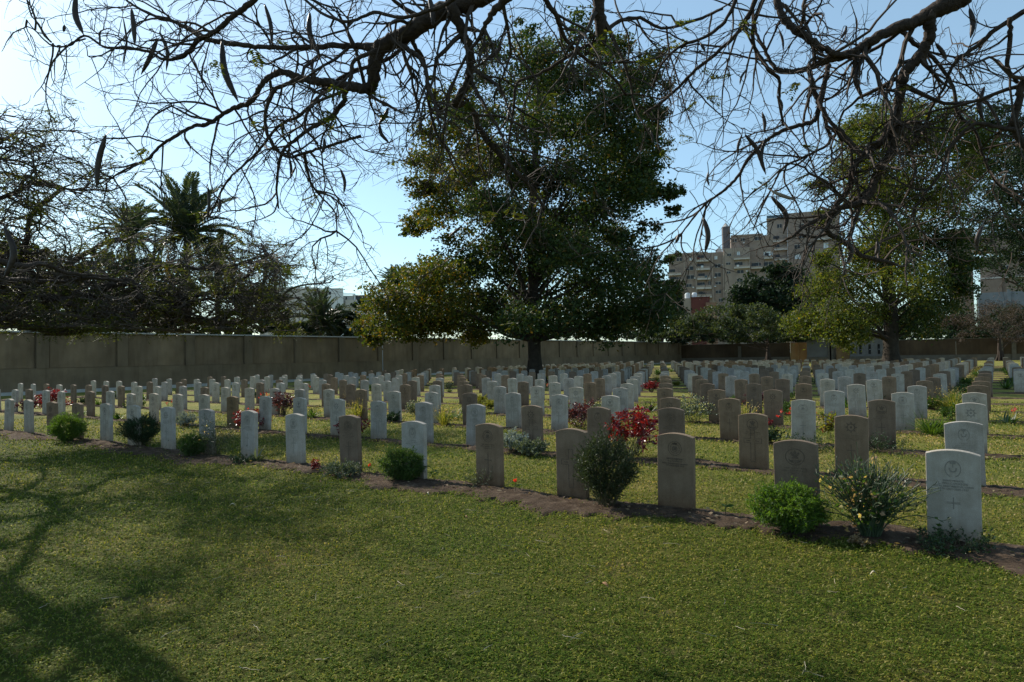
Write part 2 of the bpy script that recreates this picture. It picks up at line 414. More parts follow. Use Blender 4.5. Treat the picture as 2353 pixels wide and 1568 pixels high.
LITTER = leaf_mat('soil_litter', [(0, (.045, .03, .024)), (.55, (.085, .06, .048)), (.8, (.16, .12, .08)), (.93, (.28, .22, .15)), (1, (.12, .14, .03))], .1, .9, .1)
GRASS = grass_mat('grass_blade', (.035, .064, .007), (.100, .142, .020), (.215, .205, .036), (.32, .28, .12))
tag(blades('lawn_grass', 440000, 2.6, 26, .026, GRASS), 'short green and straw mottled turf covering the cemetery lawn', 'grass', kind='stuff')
tag(blades('bed_weeds', 100000, 4, 16, .018, LITTER, in_soil=True), 'dry grass clippings and litter strewn over the brown soil beds', 'litter', kind='stuff')
def litter():
    """fallen rachis stalks lying on the lawn, tiny curved pale sticks"""
    n = 260
    X = rng.uniform(-7, 6, n); F = rng.uniform(3.3, 9.5, n); p0 = CW(0, 0)+X[:, None]*RIGHT+F[:, None]*FWD; p0[:, 2] = .034
    ok = p0[:, 1] < 6.3; p0 = p0[ok]; n = len(p0)
    d = rng.normal(size=(n, 3)); d[:, 2] = 0
    pts, rad = grow(p0, d, rng.uniform(.05, .2, n), np.full(n, .0021), 7, .12, 0)
    pts[:, :, 2] = .034+np.abs(rng.normal(0, .004, pts.shape[:2]))
    b = MB(); tubes(b, pts, rad, 3)
    tag(link('fallen_stalks', b.mesh('fallen_stalks', plain('pale_stalk', (.30, .24, .17), (.45, .38, .28), 10, .8, 0))),
        'thin curved pale leaf stalks fallen on the front lawn', 'litter', kind='stuff')
litter()
BROWNL = plain('brown_dead_leaf', (.20, .10, .045), (.32, .18, .09), 40, .8, .3)
PALEL = plain('pale_dead_leaf', (.42, .36, .24), (.55, .48, .34), 40, .8, .3)
for x_, y_, L_, lab_, m_ in ((1388, 1358, .075, 'curled brown dead leaf lying in the middle of the front lawn', BROWNL), (735, 1115, .06, 'reddish dead leaf on the lawn left of the lone seedling', BROWNL), (534, 1169, .07, 'pale scrap of dry leaf in the branch shadow at left', PALEL),
                      (2008, 1331, .05, 'small pale dead leaf on the lawn below the green-stemmed clump', PALEL), (1070, 1198, .05, 'reddish-brown leaf on the lawn near the bed edge, centre', BROWNL), (982, 1142, .05, 'small tan leaf beside the soil bed left of centre', PALEL)):
    g_ = G(x_, y_); u_ = np.linspace(0, 1, 7); hw_ = L_*.26*np.sin(np.pi*u_.clip(.03, .97))**.8; z_ = .030+.018*np.sin(np.pi*u_)
    a_ = rng.uniform(0, 6.28); ca_, sa_ = math.cos(a_), math.sin(a_); b_ = MB(); vv_ = []
    for u1, h1, z1 in zip(u_, hw_, z_):
        for sd_, zz_ in ((-1, .012), (0, 0), (1, .012)):
            lx_, ly_ = (u1-.5)*L_, sd_*h1; vv_.append((lx_*ca_-ly_*sa_, lx_*sa_+ly_*ca_, z1+zz_*h1/(L_*.26)))
    b_.add(vv_, [(r_*3+c_, r_*3+c_+1, r_*3+c_+4, r_*3+c_+3) for r_ in range(6) for c_ in (0, 1)])
    tag(link('fallen_leaf', b_.mesh('fallen_leaf', m_, True), None, (g_[0], g_[1], 0)), lab_, 'leaf')

# ------------------------------------------------------------------ headstones
SW, SH, ST = .40, .805, .078
def stone_profile(w=SW, h=SH, drop=.036, n=9):
    xs_ = np.linspace(w/2, -w/2, n)
    return [(-w/2, -.06), (w/2, -.06)]+[(x, h-drop*(2*x/w)**2) for x in xs_]
def slab_mb(mb, frame=None, simple=False, prof=None):
    pr = prof or stone_profile(n=5 if simple else 11)
    if simple: mb.prism(pr, -ST/2, ST/2, frame); return
    c = .0035; pin = [(x-math.copysign(c, x), z-(c if z > 0 else -c)) for x, z in pr]
    n = len(pr); a = np.array(pr); b = np.array(pin)
    mk = lambda p, y: np.c_[p[:, 0], np.full(n, y), p[:, 1]]
    v = np.r_[mk(b, -ST/2), mk(a, -ST/2+c), mk(a, ST/2-c), mk(b, ST/2), [[0, -ST/2, .4]], [[0, ST/2, .4]]]
    q = []; t = []
    for r in range(3):
        for i in range(n):
            j = (i+1) % n; q.append((r*n+j, r*n+i, (r+1)*n+i, (r+1)*n+j))
    for i in range(n):
        j = (i+1) % n; t += [(i, j, 4*n), (3*n+j, 3*n+i, 4*n+1)]
    if frame is not None: v = frame(v)
    mb.add(v, q, t)
FR = -ST/2                                        # the front face
def ring(mb, cx, cz, r0, r1, n, y0, y1, a0=0, a1=2*math.pi, sx=1):
    for i in range(n):
        a = a0+(a1-a0)*i/n; b = a0+(a1-a0)*(i+1)/n
        pl = [(cx+sx*r0*math.cos(a), cz+r0*math.sin(a)), (cx+sx*r1*math.cos(a), cz+r1*math.sin(a)),
              (cx+sx*r1*math.cos(b), cz+r1*math.sin(b)), (cx+sx*r0*math.cos(b), cz+r0*math.sin(b))]
        v = [(x, y0, z) for x, z in pl]+[(x, y1, z) for x, z in pl]
        mb.add(v, [(0, 1, 2, 3), (1, 0, 4, 5), (3, 2, 6, 7), (0, 3, 7, 4), (2, 1, 5, 6)])
def badge_mb(kind):
    """carved regimental roundels: wreath ring, crown, scroll, each kind drawn differently"""
    mb = MB(); y0, y1 = FR-.0025, FR+.002; cz = .645; r = .078
    if kind == 0:      # ring with crown and inner shield
        ring(mb, 0, cz, r-.006, r, 24, y0, y1); ring(mb, 0, cz-.006, .024, .031, 14, y0, y1)
        for a in np.linspace(0, 2*math.pi, 16, endpoint=False):
            mb.box((.052*math.cos(a)-.005, y0, cz+.052*math.sin(a)-.005), (.052*math.cos(a)+.005, y1, cz+.052*math.sin(a)+.005))
        mb.prism([(-.014, cz-.02), (.014, cz-.02), (.016, cz+.008), (0, cz+.014), (-.016, cz+.008)], y0-.001, y1)
        mb.prism([(-.022, cz+.038), (.022, cz+.038), (.028, cz+.060), (.012, cz+.050), (0, cz+.068), (-.012, cz+.050), (-.028, cz+.060)], y0, y1)
    elif kind == 1:    # three plumes over a coronet
        ring(mb, 0, cz, r-.004, r+.003, 26, y0, y1)
        for dx, h in ((-.028, .046), (0, .062), (.028, .046)):
            mb.prism([(dx*.3-.006, cz), (dx*.3+.006, cz), (dx+.013, cz+h*.7), (dx, cz+h), (dx-.013, cz+h*.7)], y0, y1)
        mb.box((-.026, y0-.001, cz-.014), (.026, y1, cz-.002)); ring(mb, 0, cz-.005, .048, .058, 12, y0, y1, R(200), R(340))
        mb.prism([(-.045, cz-.046), (.045, cz-.046), (.038, cz-.030), (-.038, cz-.030)], y0, y1)
    elif kind == 2:    # star in a garter
        ring(mb, 0, cz, .038, .050, 18, y0, y1)
        for a in np.linspace(0, 2*math.pi, 8, endpoint=False):
            c, s = math.cos(a), math.sin(a); q = lambda u, w: (c*u-s*w, cz+s*u+c*w)
            mb.prism([q(.052, -.014), q(.080, 0), q(.052, .014)][::1], y0, y1)
        mb.prism([(-.018, cz), (0, cz-.02), (.018, cz), (0, cz+.02)], y0, y1)
    else:              # oval wreath with bugle
        ring(mb, 0, cz, r-.012, r-.004, 22, y0, y1, R(-70), R(250), .82)
        ring(mb, 0, cz, .020, .030, 12, y0, y1, R(160), R(380))
        mb.prism([(-.02, cz+.042), (.02, cz+.042), (.024, cz+.058), (0, cz+.064), (-.024, cz+.058)], y0, y1)
        mb.box((-.004, y0, cz+.012), (.004, y1, cz+.04))
    return mb
def cross_mb(kind):
    mb = MB(); y0, y1 = FR-.0022, FR+.002
    if kind == 0:      # slender cross
        mb.box((-.0045, y0, .17), (.0045, y1, .42)); mb.box((-.055, y0-.0006, .335), (.055, y1, .345))
    elif kind == 1:    # broad outlined cross
        o = [(-.030, .12), (.030, .12), (.030, .385), (.125, .385), (.125, .445), (.030, .445), (.030, .565), (-.030, .565), (-.030, .445), (-.125, .445), (-.125, .385), (-.030, .385)]
        for i in range(len(o)):
            (xa, za), (xb, zb) = o[i], o[(i+1) % len(o)]
            mb.box((min(xa, xb)-.0034, y0-.0003*(i % 2), min(za, zb)-.0034), (max(xa, xb)+.0034, y1, max(za, zb)+.0034))
        mb.box((-.09, y0-.001, .408), (-.035, y1, .418)); mb.box((.035, y0-.001, .408), (.09, y1, .418))
    else:
        mb.box((-.004, y0, .30), (.004, y1, .40)); mb.box((-.05, y0-.0006, .345), (.05, y1, .350)); mb.box((-.05, y0-.0006, .356), (.05, y1, .3595))
    return mb
def glyph_mb(seed, lines, w=.26):
    """rows of worn, no longer readable carved strokes"""
    r = random.Random(seed); mb = MB(); y0, y1 = FR-.0016, FR+.002
    for z, f in lines:
        x = -w*f/2
        while x < w*f/2:
            if r.random() < .14: x += .008; continue
            kind = r.randrange(4); hgt = .013
            if kind == 0: mb.box((x, y0, z), (x+.0022, y1, z+hgt))
            elif kind == 1: mb.box((x, y0, z), (x+.0022, y1, z+hgt)); mb.box((x+.0022, y0, z+hgt-.0025), (x+.007, y1, z+hgt))
            elif kind == 2: mb.box((x, y0, z), (x+.007, y1, z+.0024)); mb.box((x+.0025, y0, z+.0024), (x+.0047, y1, z+hgt))
            else: mb.box((x, y0, z), (x+.002, y1, z+hgt)); mb.box((x+.0055, y0, z), (x+.0075, y1, z+hgt)); mb.box((x+.002, y0, z+.0055), (x+.0055, y1, z+.0078))
            x += .0115
    return mb
def text_mesh(lines, m, size=.0215):
    obs = []; mb = MB()
    for s, z, sz in lines:
        cu = bpy.data.curves.new('inscription', 'FONT'); cu.body = s; cu.size = sz; cu.align_x = 'CENTER'; cu.extrude = .0012; cu.resolution_u = 2
        cu.space_character = 1.08; cu.offset = .0007
        o = bpy.data.objects.new('tmp', cu); C.objects.link(o)
        bpy.context.view_layer.update()
        me = o.to_mesh(); v = np.array([tuple(p.co) for p in me.vertices])
        v = np.c_[v[:, 0], FR-.0009-v[:, 2], v[:, 1]+z]
        q = [tuple(p.vertices) for p in me.polygons if len(p.vertices) == 4]; t = [tuple(p.vertices) for p in me.polygons if len(p.vertices) == 3]
        mb.add(v, q, t); o.to_mesh_clear(); bpy.data.objects.remove(o)
    return mb.mesh('inscription', m)
SLAB = {}
for nm, m in (('w', WHITE), ('t', TAN), ('o', OCHRE)):
    b = MB(); slab_mb(b); SLAB[nm] = b.mesh('slab', m)
BADGE = {(k, c): badge_mb(k).mesh('badge', CARVE_W if c == 'w' else CARVE_T) for k in range(4) for c in 'wt'}
CROSS = {(k, c): cross_mb(k).mesh('cross', CARVE_W if c == 'w' else CARVE_T) for k in range(3) for c in 'wt'}
TXT = {(k, c): glyph_mb(k, [[(.535, .7), (.512, .55), (.489, 1.), (.466, .6)], [(.53, .8), (.506, .9), (.482, .5)], [(.53, .5), (.507, .7), (.484, .95), (.461, .45), (.13, .5)]][k],
        ).mesh('inscription', CARVE_W if c == 'w' else CARVE_T) for k in range(3) for c in 'wt'}
ROWCOL = ['wttttwtwwwwwwttww', 'wttttt'+'wwwww'+'wowwwwwtwwtwwttw', 'wtwttwwwtwwtwwwwwtwwwttttwtww', 'wwwttt'+'wwww'+'twtwttwwtwwwtwtwwwwww', 'twwttttwtwtwtttwwtwwtwtwwwtww']
ORD = ['', 'first', 'second', 'third', 'fourth', 'fifth', 'sixth', 'seventh', 'eighth', 'ninth', 'tenth', 'eleventh', 'twelfth', 'thirteenth', 'fourteenth', 'fifteenth',
       'sixteenth', 'seventeenth', 'eighteenth', 'nineteenth', 'twentieth', 'twenty-first', 'twenty-second', 'twenty-third', 'twenty-fourth', 'twenty-fifth', 'twenty-sixth', 'twenty-seventh', 'twenty-eighth', 'twenty-ninth', 'thirtieth']
def rowname(k): return 'front row' if k == 0 else ORD[k+1]+' row back'
NEAR = {(0, 0): 'white headstone with carved roundel and four-line inscription, rightmost in the front row', (0, 1): 'sandy headstone with feathered roundel standing behind the bright green fern bush',
        (0, 2): 'grey-tan headstone with crowned roundel, right of the big rosemary bush', (0, 3): 'sandy headstone with broad outlined cross, half hidden by the big rosemary bush',
        (0, 4): 'sandy headstone with roundel and slender cross above dry lavender, front row', (0, 5): 'white headstone with oval badge behind the feathery green bush, front row',
        (0, 6): 'dark sandy headstone behind the low grey-green ground plant, front row', (0, 7): 'white front-row headstone standing alone beside the rusty seedling',
        (0, 8): 'white front-row headstone with a small agave at its right foot', (0, 9): 'white front-row headstone behind the twiggy bush and round green shrub',
        (0, 10): 'white front-row headstone between two bushes, bare soil at its foot', (0, 11): 'white front-row headstone mostly behind the dark rosemary clump',
        (0, 12): 'white front-row headstone left of the dark rosemary clump', (0, 13): 'brown headstone at the right edge of the pale fern, front row',
        (0, 14): 'brown headstone at the left edge of the pale fern, front row', (0, 15): 'white headstone, second from the left edge in the front row', (0, 16): 'white headstone nearest the left edge in the front row',
        (1, 0): 'white headstone partly behind the rightmost front headstone', (1, 1): 'sandy headstone with crowned roundel behind the twiggy flowering clump', (1, 2): 'brownish headstone with broad cross, third from right in the second row',
        (1, 3): 'sandy headstone just right of the bright red shrub, second row', (1, 4): 'brownish headstone just left of the bright red shrub, second row'}
LISTS = []
for k in range(NROW):
    lo = 0 if k < 8 else -2
    for i in range(lo, 29):
        if k == 0 and i > 19: continue
        if k == 1 and i > 25: continue
        if i < 0: x = COL0+(1.09 if i == -1 else 2.3)
        else: x = COL0-i*DCOL
        y = ROW0+k*DROW-(0.012*i if i > 18 else 0)
        if k < len(ROWCOL) and 0 <= i < len(ROWCOL[k]): c = ROWCOL[k][i]
        else: c = 't' if (rng.random() < .42) else 'w'
        jx, jy = rng.normal(0, .018), rng.normal(0, .02)
        D = float((np.array([x, y, 0]))@FWD); X = float(np.array([x, y, 0])@RIGHT)
        vis = abs(X/D) < .775
        LISTS.append((D if vis else D+500, k, i, x+jx, y+jy, c))
order = sorted(LISTS, key=lambda s: s[0])
order = [s for s in order if s[0] < 500 or s[0]-500 < 40]
INSCR = {(0, 0): text_mesh([('230877 PRIVATE', .535, .020), ('L. WILLCOCKSON', .510, .025), ('ROYAL ARMY MEDICAL CORPS', .487, .020), ('12TH OCTOBER 1917', .463, .022)], CARVE_W),
         (0, 2): text_mesh([('240420 SERJEANT', .525, .024), ('H. J. COBBETT', .500, .024), ('ROYAL WARWICKSHIRE REGIMENT', .476, .017), ('1ST OCTOBER 1917', .453, .022)], CARVE_T)}
farw, fart = MB(), MB()
for rank, (D, k, i, x, y, c) in enumerate(order):
    rz = rng.normal(0, R(1.2)); tx = rng.normal(0, R(.9)); ty = rng.normal(0, R(.9)); dz = rng.normal(0, .012)
    col = {'w': 'white', 't': 'sandy', 'o': 'dark ochre'}[c]
    if i >= 0: lab = NEAR.get((k, i)) or '%s headstone, %s from the right in the %s' % (col, ORD[i+1], rowname(k))
    else: lab = '%s headstone right of the planted aisle, %s column, %s' % (col, 'inner' if i == -1 else 'outer', rowname(k))
    if rank < 300:
        cc = 'w' if c == 'w' else 't'
        kd = (k*7+i*3) % 4; ck = (k+i) % 3
        if rank < 150:
            o = thing('headstone', lab, 'headstone', (x, y, dz), rz, 'war grave headstones in rows'); o.rotation_euler = (tx, ty, rz)
            link('slab', SLAB[c], o)
            kd = {(0, 0): 3, (0, 1): 1, (0, 2): 0, (0, 3): 2, (0, 4): 0, (0, 5): 3, (0, 6): 0}.get((k, i), kd)
            ck = {(0, 0): 2, (0, 1): 0, (0, 2): 2, (0, 3): 1, (0, 4): 0, (0, 5): 0, (0, 6): 0, (1, 1): 0, (1, 2): 1, (2, 1): 0}.get((k, i), 0 if ck else 1)
            if not (k == 0 and i == 3): 
                bo = link('badge', BADGE[kd, cc], o)
                if (k, i) == (0, 1): bo.scale = (1.12, 1, 1.0)
            if (k, i) != (0, 2): link('cross', CROSS[ck, cc], o)
            if (k, i) in INSCR: link('inscription', INSCR[k, i], o, (0, 0, 0))
            elif ck != 1 or k: link('inscription', TXT[(k*5+i) % 3 if ck != 1 else 1, cc], o)
        else:
            o = link('headstone', SLAB[c], None, (x, y, dz)); o.rotation_euler = (tx, ty, rz)
            tag(o, lab, 'headstone', 'war grave headstones in rows')
    else:
        ca, sa = math.cos(rz), math.sin(rz)
        fr_ = lambda v: np.c_[v[:, 0]*ca-v[:, 1]*sa+x+v[:, 2]*ty, v[:, 0]*sa+v[:, 1]*ca+y, v[:, 2]+dz]
        slab_mb(farw if c == 'w' else fart, fr_, True)
nw, ntn = farw.n, fart.n
qn = sum(len(q) for q in farw.q); tn = sum(len(q) for q in farw.t); qn2 = sum(len(q) for q in fart.q); tn2 = sum(len(q) for q in fart.t)
allf = MB(); allf.v = farw.v+fart.v; allf.n = nw+ntn
allf.q = farw.q+[q+nw for q in fart.q]; allf.t = farw.t+[q+nw for q in fart.t]
fme = allf.mesh('distant_headstones', WHITE_I); fme.materials.append(TAN_I)
fme.polygons.foreach_set('material_index', np.r_[np.zeros(qn), np.ones(qn2), np.zeros(tn), np.ones(tn2)].astype(np.int32))
tag(link('distant_headstones', fme), 'far rows of small white and sandy headstones towards the end wall', 'headstones', kind='stuff')
# ------------------------------------------------------------------ boundary walls
def stain(m):
    t = m.node_tree; b = t.nodes['Principled BSDF']; src = b.inputs['Base Color'].links[0].from_socket
    mp = t.nodes.new('ShaderNodeMapping'); mp.inputs['Scale'].default_value = (1.2, 1.2, .16); t.links.new(geo_pos(t), mp.inputs[0])
    c = mix(t, src, ramp(t, noise(t, 2.2, 6, mp.outputs[0], .65), [(.35, (.72, .70, .67)), (.5, (.95, .95, .95)), (.68, (1.12, 1.08, 1.0))]), .7, 'MULTIPLY')
    c = mix(t, c, ramp(t, noise(t, .22, 3), [(.4, (.8, .8, .8)), (.6, (1.1, 1.08, 1.04))]), .8, 'MULTIPLY')
    t.links.new(c, b.inputs['Base Color']); return m
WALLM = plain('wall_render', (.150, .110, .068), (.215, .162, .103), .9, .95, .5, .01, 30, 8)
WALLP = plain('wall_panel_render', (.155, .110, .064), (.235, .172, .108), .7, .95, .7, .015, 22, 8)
stain(WALLM); stain(WALLP)
COPE = plain('coping', (.34, .33, .31), (.46, .45, .42), 4, .9, .3)
WX = -43.8
bw = thing('boundary_wall', 'long buff rendered boundary wall with pilasters and pale coping along the left side', 'wall', (WX, 50, 0))
y0w, nb = 16.45, 24
def wbox(name, m, lo, hi, par, base=(WX, 50, 0)):
    b = MB(); b.box(np.array(lo)-base, np.array(hi)-base); return link(name, b.mesh(name, m), par)
pan = MB(); pan.box((-.06, .0, 0), (.0, 3.56, 1.92)); pan_me = pan.mesh('panel', WALLP)
# the panel joint frame: a rough shadow gap round each recessed panel
pil = MB(); pil.box((-.039, 0, 0), (.13, .62, 1.995)); pil_me = pil.mesh('pilaster', WALLM)
for i in range(-5, 23):
    ya = y0w+4.34*i
    link('pilaster', pil_me, bw, (-.02, ya-50, 1.412))
    link('panel', pan_me, bw, (0.0, ya+.68-50, 1.43))
wbox('core', WALLM, (WX-.35, y0w-4.34*5, -.1), (WX-.061, y0w+4.34*23, 3.41), bw)
wbox('plinth', WALLM, (WX-.060, y0w-4.34*5, -.1), (WX+.085, y0w+4.34*23, 1.41), bw)
wbox('footing', COPE, (WX+.086, y0w-4.34*5, -.1), (WX+.35, y0w+4.34*23, .16), bw)
wbox('coping', COPE, (WX-.42, y0w-4.34*5, 3.412), (WX+.14, y0w+4.34*23, 3.50), bw)
for dx, yy in ((283, 22.3), ):
    pass
def pole(x, F, ztop, label, r=.035):
    p = P(x, 800, F); o = thing('pole', label, 'pole', (p[0], p[1], 0))
    b = MB(); tubes(b, np.array([[0, 0, -.1], [0, 0, ztop/2], [0, 0, ztop]]), np.array([r, r, r*.8]), 8, True)
    link('shaft', b.mesh('shaft', plain('galvanised', (.25, .27, .29), (.36, .38, .40), 30, .5, 0)), o)
    b = MB(); b.box((-.09, -.09, 0), (.09, .09, .05)); link('base_plate', b.mesh('base_plate', COPE), o); return o
pole(285, 42.6, 3.95, 'thin grey metal pole standing before the left part of the wall')
pole(879, 57.0, 3.3, 'thin pale pole before the wall under the left skirt of the big tree', .03)

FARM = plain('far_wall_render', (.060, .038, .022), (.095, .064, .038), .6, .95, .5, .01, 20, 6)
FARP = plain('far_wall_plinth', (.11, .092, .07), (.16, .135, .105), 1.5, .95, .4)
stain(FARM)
ORNG = plain('ochre_render', (.27, .155, .065), (.36, .215, .10), .8, .9, .4)
LODG = plain('lodge_render', (.13, .12, .11), (.19, .178, .162), .9, .92, .4)
DARKW = plain('dark_glass', (.012, .016, .022), (.03, .036, .045), 2, .2, 0)
YF = 112.0
fw = thing('end_wall', 'dark brown rendered wall closing the far end of the cemetery', 'wall', (0, YF, 0))
fb = (0, YF, 0)
def atx(x, plane):                                # world x where the picture column meets the plane y = plane
    d = ray(x, 800); return float(d[0]/d[1]*plane)
for a, b_ in ((-43.4, atx(1815, YF)), (atx(2022, YF), 14), (14.01, 60)):
    n = max(1, round((b_-a)/9))
    for j in range(n):
        xa, xb = a+(b_-a)*j/n, a+(b_-a)*(j+1)/n
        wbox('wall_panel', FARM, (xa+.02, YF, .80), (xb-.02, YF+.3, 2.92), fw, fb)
        wbox('plinth', FARP, (xa, YF-.08, -.1), (xb, YF+.3, .798), fw, fb)
wbox('coping', FARP, (-43.4, YF-.06, 2.922), (60, YF+.36, 3.0), fw, fb)
for xx in (2300, 2330, 1700):
    xa = atx(xx, YF); wbox('pier', FARP, (xa-.25, YF-.2, .0), (xa+.25, YF-.082, 2.6), fw, fb)
lo_ = thing('lodge', 'low grey and ochre gate lodge with three dark slit windows in the far wall', 'building', (atx(1920, YF), YF-1, 0))
lb = (atx(1920, YF), YF-1, 0)
def lx(x): return atx(x, YF)
wbox('ochre_wall', ORNG, (lx(1817), YF-.25, -.1), (lx(1857), YF+.25, 2.9), lo_, lb)
wbox('ochre_pier', ORNG, (lx(1834), YF-.5, -.1), (lx(1837), YF-.252, 2.9), lo_, lb)
wbox('grey_wall', LODG, (lx(1858), YF-1.2, -.1), (lx(1905), YF+2, 3.35), lo_, lb)
wbox('doorway_pier', FARP, (lx(1906), YF-1.4, -.1), (lx(1910), YF+1, 3.3), lo_, lb)
wbox('doorway_pier', FARP, (lx(1914), YF-1.4, -.1), (lx(1918), YF+1, 3.3), lo_, lb)
wbox('ochre_wall', ORNG, (lx(1922), YF-.25, -.1), (lx(1955), YF+.25, 3.2), lo_, lb)
wbox('plinth', FARP, (lx(1858)-.05, YF-1.32, -.1), (lx(1905)+.05, YF-1.202, .75), lo_, lb)
wbox('plinth', FARP, (lx(1956)-.05, YF-1.32, -.1), (lx(2030)+.05, YF-1.202, .75), lo_, lb)
# right block with real slit openings
X0, X1 = lx(1956), lx(2032)
cols = [lx(x) for x in (1977, 1983, 1998, 2004, 2019, 2025)]
edges = [X0]+cols+[X1]
for j in range(0, len(edges)-1):
    a, b_ = edges[j], edges[j+1]
    if j % 2 == 0: wbox('grey_wall', LODG, (a, YF-1.2, .751), (b_, YF-.7, 3.35), lo_, lb)
    else:
        wbox('grey_wall', LODG, (a+.002, YF-1.198, .751), (b_-.002, YF-.7, 1.05), lo_, lb); wbox('grey_wall', LODG, (a+.002, YF-1.198, 2.45), (b_-.002, YF-.7, 3.348), lo_, lb)
        w_ = wbox('window', DARKW, (a+.004, YF-.95, 1.052), (b_-.004, YF-.9, 2.448), lo_, lb)
        b = MB(); b.box((a+.05-lb[0], YF-.97-lb[1], 1.7), (b_-.05-lb[0], YF-.951-lb[1], 1.76)); link('bar', b.mesh('bar', COPE), w_)
wbox('back_wall', LODG, (X0, YF-.69, -.1), (X1, YF+2, 3.34), lo_, lb)
wbox('roof_slab', COPE, (X0-.2, YF-1.4, 3.352), (X1+.2, YF+2.2, 3.5), lo_, lb)
wbox('roof_slab', COPE, (lx(1858)-.2, YF-1.4, 3.352), (lx(1905)+.2, YF+2.2, 3.5), lo_, lb)

# ------------------------------------------------------------------ buildings beyond the walls
class Facade:
    """a building whose front stands at distance D square to the line of sight; picture units of a 2560 wide photograph"""
    def __init__(s, name, label, D, px, turn=0.):
        s.k = D/1731.8; s.px = px; s.D = D
        p = P(px/1.088, 800, D); s.o = thing(name, label, 'building', (p[0], p[1], 0), 0)
        a = YAW+math.atan2(-(px-1280), 1731.8)*1+turn
        s.o.rotation_euler = (0, 0, a)
        s.hz = 890.07-.017*(px-1280)
    def X(s, px): return (px-s.px)*s.k
    def Z(s, py): return (s.hz-py)*s.k+EYE
    def box(s, name, m, x0, y0, x1, y1, front=0, depth=12, base=None, par=None):
        b = MB(); z0 = s.Z(y1) if base is None else base
        b.box((s.X(x0), front, z0), (s.X(x1), front+depth, s.Z(y0))); return link(name, b.mesh(name, m), par or s.o)
BRK = plain('brick_skin', (.215, .165, .135), (.29, .23, .19), .6, .95, .6, .05, 5, 9)
BRK2 = plain('brick_skin_pale', (.255, .205, .17), (.32, .265, .22), .5, .95, .6, .05, 5, 9)
CONC = plain('concrete', (.40, .37, .34), (.50, .47, .43), .5, .95, .3)
PALEW = plain('pale_paint', (.55, .56, .57), (.68, .69, .70), .5, .8, .2)
WINP = plain('white_window', (.5, .55, .58), (.65, .7, .72), 1, .5, 0)
BLUEG = plain('blue_sheet', (.05, .09, .12), (.08, .13, .16), 1, .6, 0)
REDW = plain('red_block', (.095, .032, .028), (.14, .045, .038), .6, .9, .3)
zx = lambda x: 1640+x/4.706
zy = lambda y: 500+y/4.706
fa = Facade('apartment_building', 'tall unfinished brown brick apartment block right of the big tree', 250, 1800)
fa.box('wall', BRK, zx(185), zy(612), zx(500), 0, 0, 14, -.1) if False else None
def fbox(F_, name, m, a, b, c, d, front=0, depth=12, base=None, par=None): return F_.box(name, m, zx(a), zy(b), zx(c), zy(d), front, depth, base, par)
fbox(fa, 'wall', BRK, 185, 612, 818, 0, 0, 16, -.1)
fbox(fa, 'wall', BRK2, 822, 578, 1108, 0, -.8, 17, -.1)
fbox(fa, 'wall', BRK, 905, 418, 1262, 0, 3, 12, -.1)
fbox(fa, 'wall', BRK, 1112, 440, 1372, 0, 1.2, 14, -.1)
for a in (368, 500, 690, 812, 930, 1104): fbox(fa, 'column', BRK2, a-6, 625, a+6, 0, -1.05, .24, -.1)
fbox(fa, 'parapet', BRK2, 185, 600, 640, 622, -.3, .28)
fbox(fa, 'parapet', BRK2, 905, 408, 1262, 424, 2.7, .28)
def window(F_, a, b, w, h, m=None, front=0, sill=True):
    o = fbox(F_, 'window', m or DARKW, a, b, a+w, b+h, front-.10, .08)
    p = fbox(F_, 'frame', CONC, a-3, b-3, a+w+3, b, front-.16, .15, None, o)
    fbox(F_, 'mullion', CONC if m is None else DARKW, a+w/2-1.5, b+.5, a+w/2+1.5, b+h-.5, front-.13, .028, None, o)
    if sill: fbox(F_, 'sill', CONC, a-4, b+h, a+w+4, b+h+3, front-.22, .2, None, o)
    return o
for a, b, w, h in ((385,765,85,45),(715,755,65,40),(390,870,85,45),(715,860,65,45),(270,985,60,30),(385,975,60,35),(720,965,60,30),(720,1065,60,35),(200,660,50,45),(280,655,60,40),(755,1160,40,40),(280,885,40,50),(550,960,40,30),(640,950,25,60)):
    window(fa, a, b, w, h)
for a, b, w, h in ((845,745,45,28),(850,850,40,25),(965,840,70,40),(975,745,45,50),(960,940,60,40),(860,640,40,30)): window(fa, a, b, w, h, None, -.8)
for a, b, w, h in ((925,455,45,35),(1015,450,45,35),(1170,455,70,40)): window(fa, a, b, w, h, None, 3 if a < 1100 else 1.2)
for a, b, w, h in ((1265,755,95,45),(1265,850,90,40),(1180,755,50,40),(1265,940,90,40)): window(fa, a, b, w, h, None, 1.2)
window(fa, 1265, 635, 95, 45, WINP, 1.2); window(fa, 968, 625, 30, 40, WINP, -.8); window(fa, 715, 660, 32, 36, WINP); window(fa, 430, 665, 35, 30, WINP)
def balcony(F_, a, b, w, h, front=0, dark=True):
    o = fbox(F_, 'balcony', CONC, a, b+h*.25, a+w, b+h, front-1.5, 1.45)
    fbox(F_, 'railing', BRK2, a+1, b-h*.45, a+w-1, b+h*.24, front-1.48, .15, None, o)
    if dark: fbox(F_, 'opening', DARKW, a+w*.08, b-50, a+w*.55, b-h*.5, front-.13, .1, None, o)
for a, b, w, h in ((510,690,155,30),(505,790,155,30),(515,905,150,30),(190,930,150,30),(190,1030,160,30),(500,1015,175,30),(510,1120,165,30),(170,840,160,25)): balcony(fa, a, b, w, h)
balcony(fa, 930, 800, 175, 25, -.8); balcony(fa, 930, 700, 175, 22, -.8, False); balcony(fa, 1265, 700, 100, 22, 1.2); balcony(fa, 1120, 810, 140, 20, 1.2)
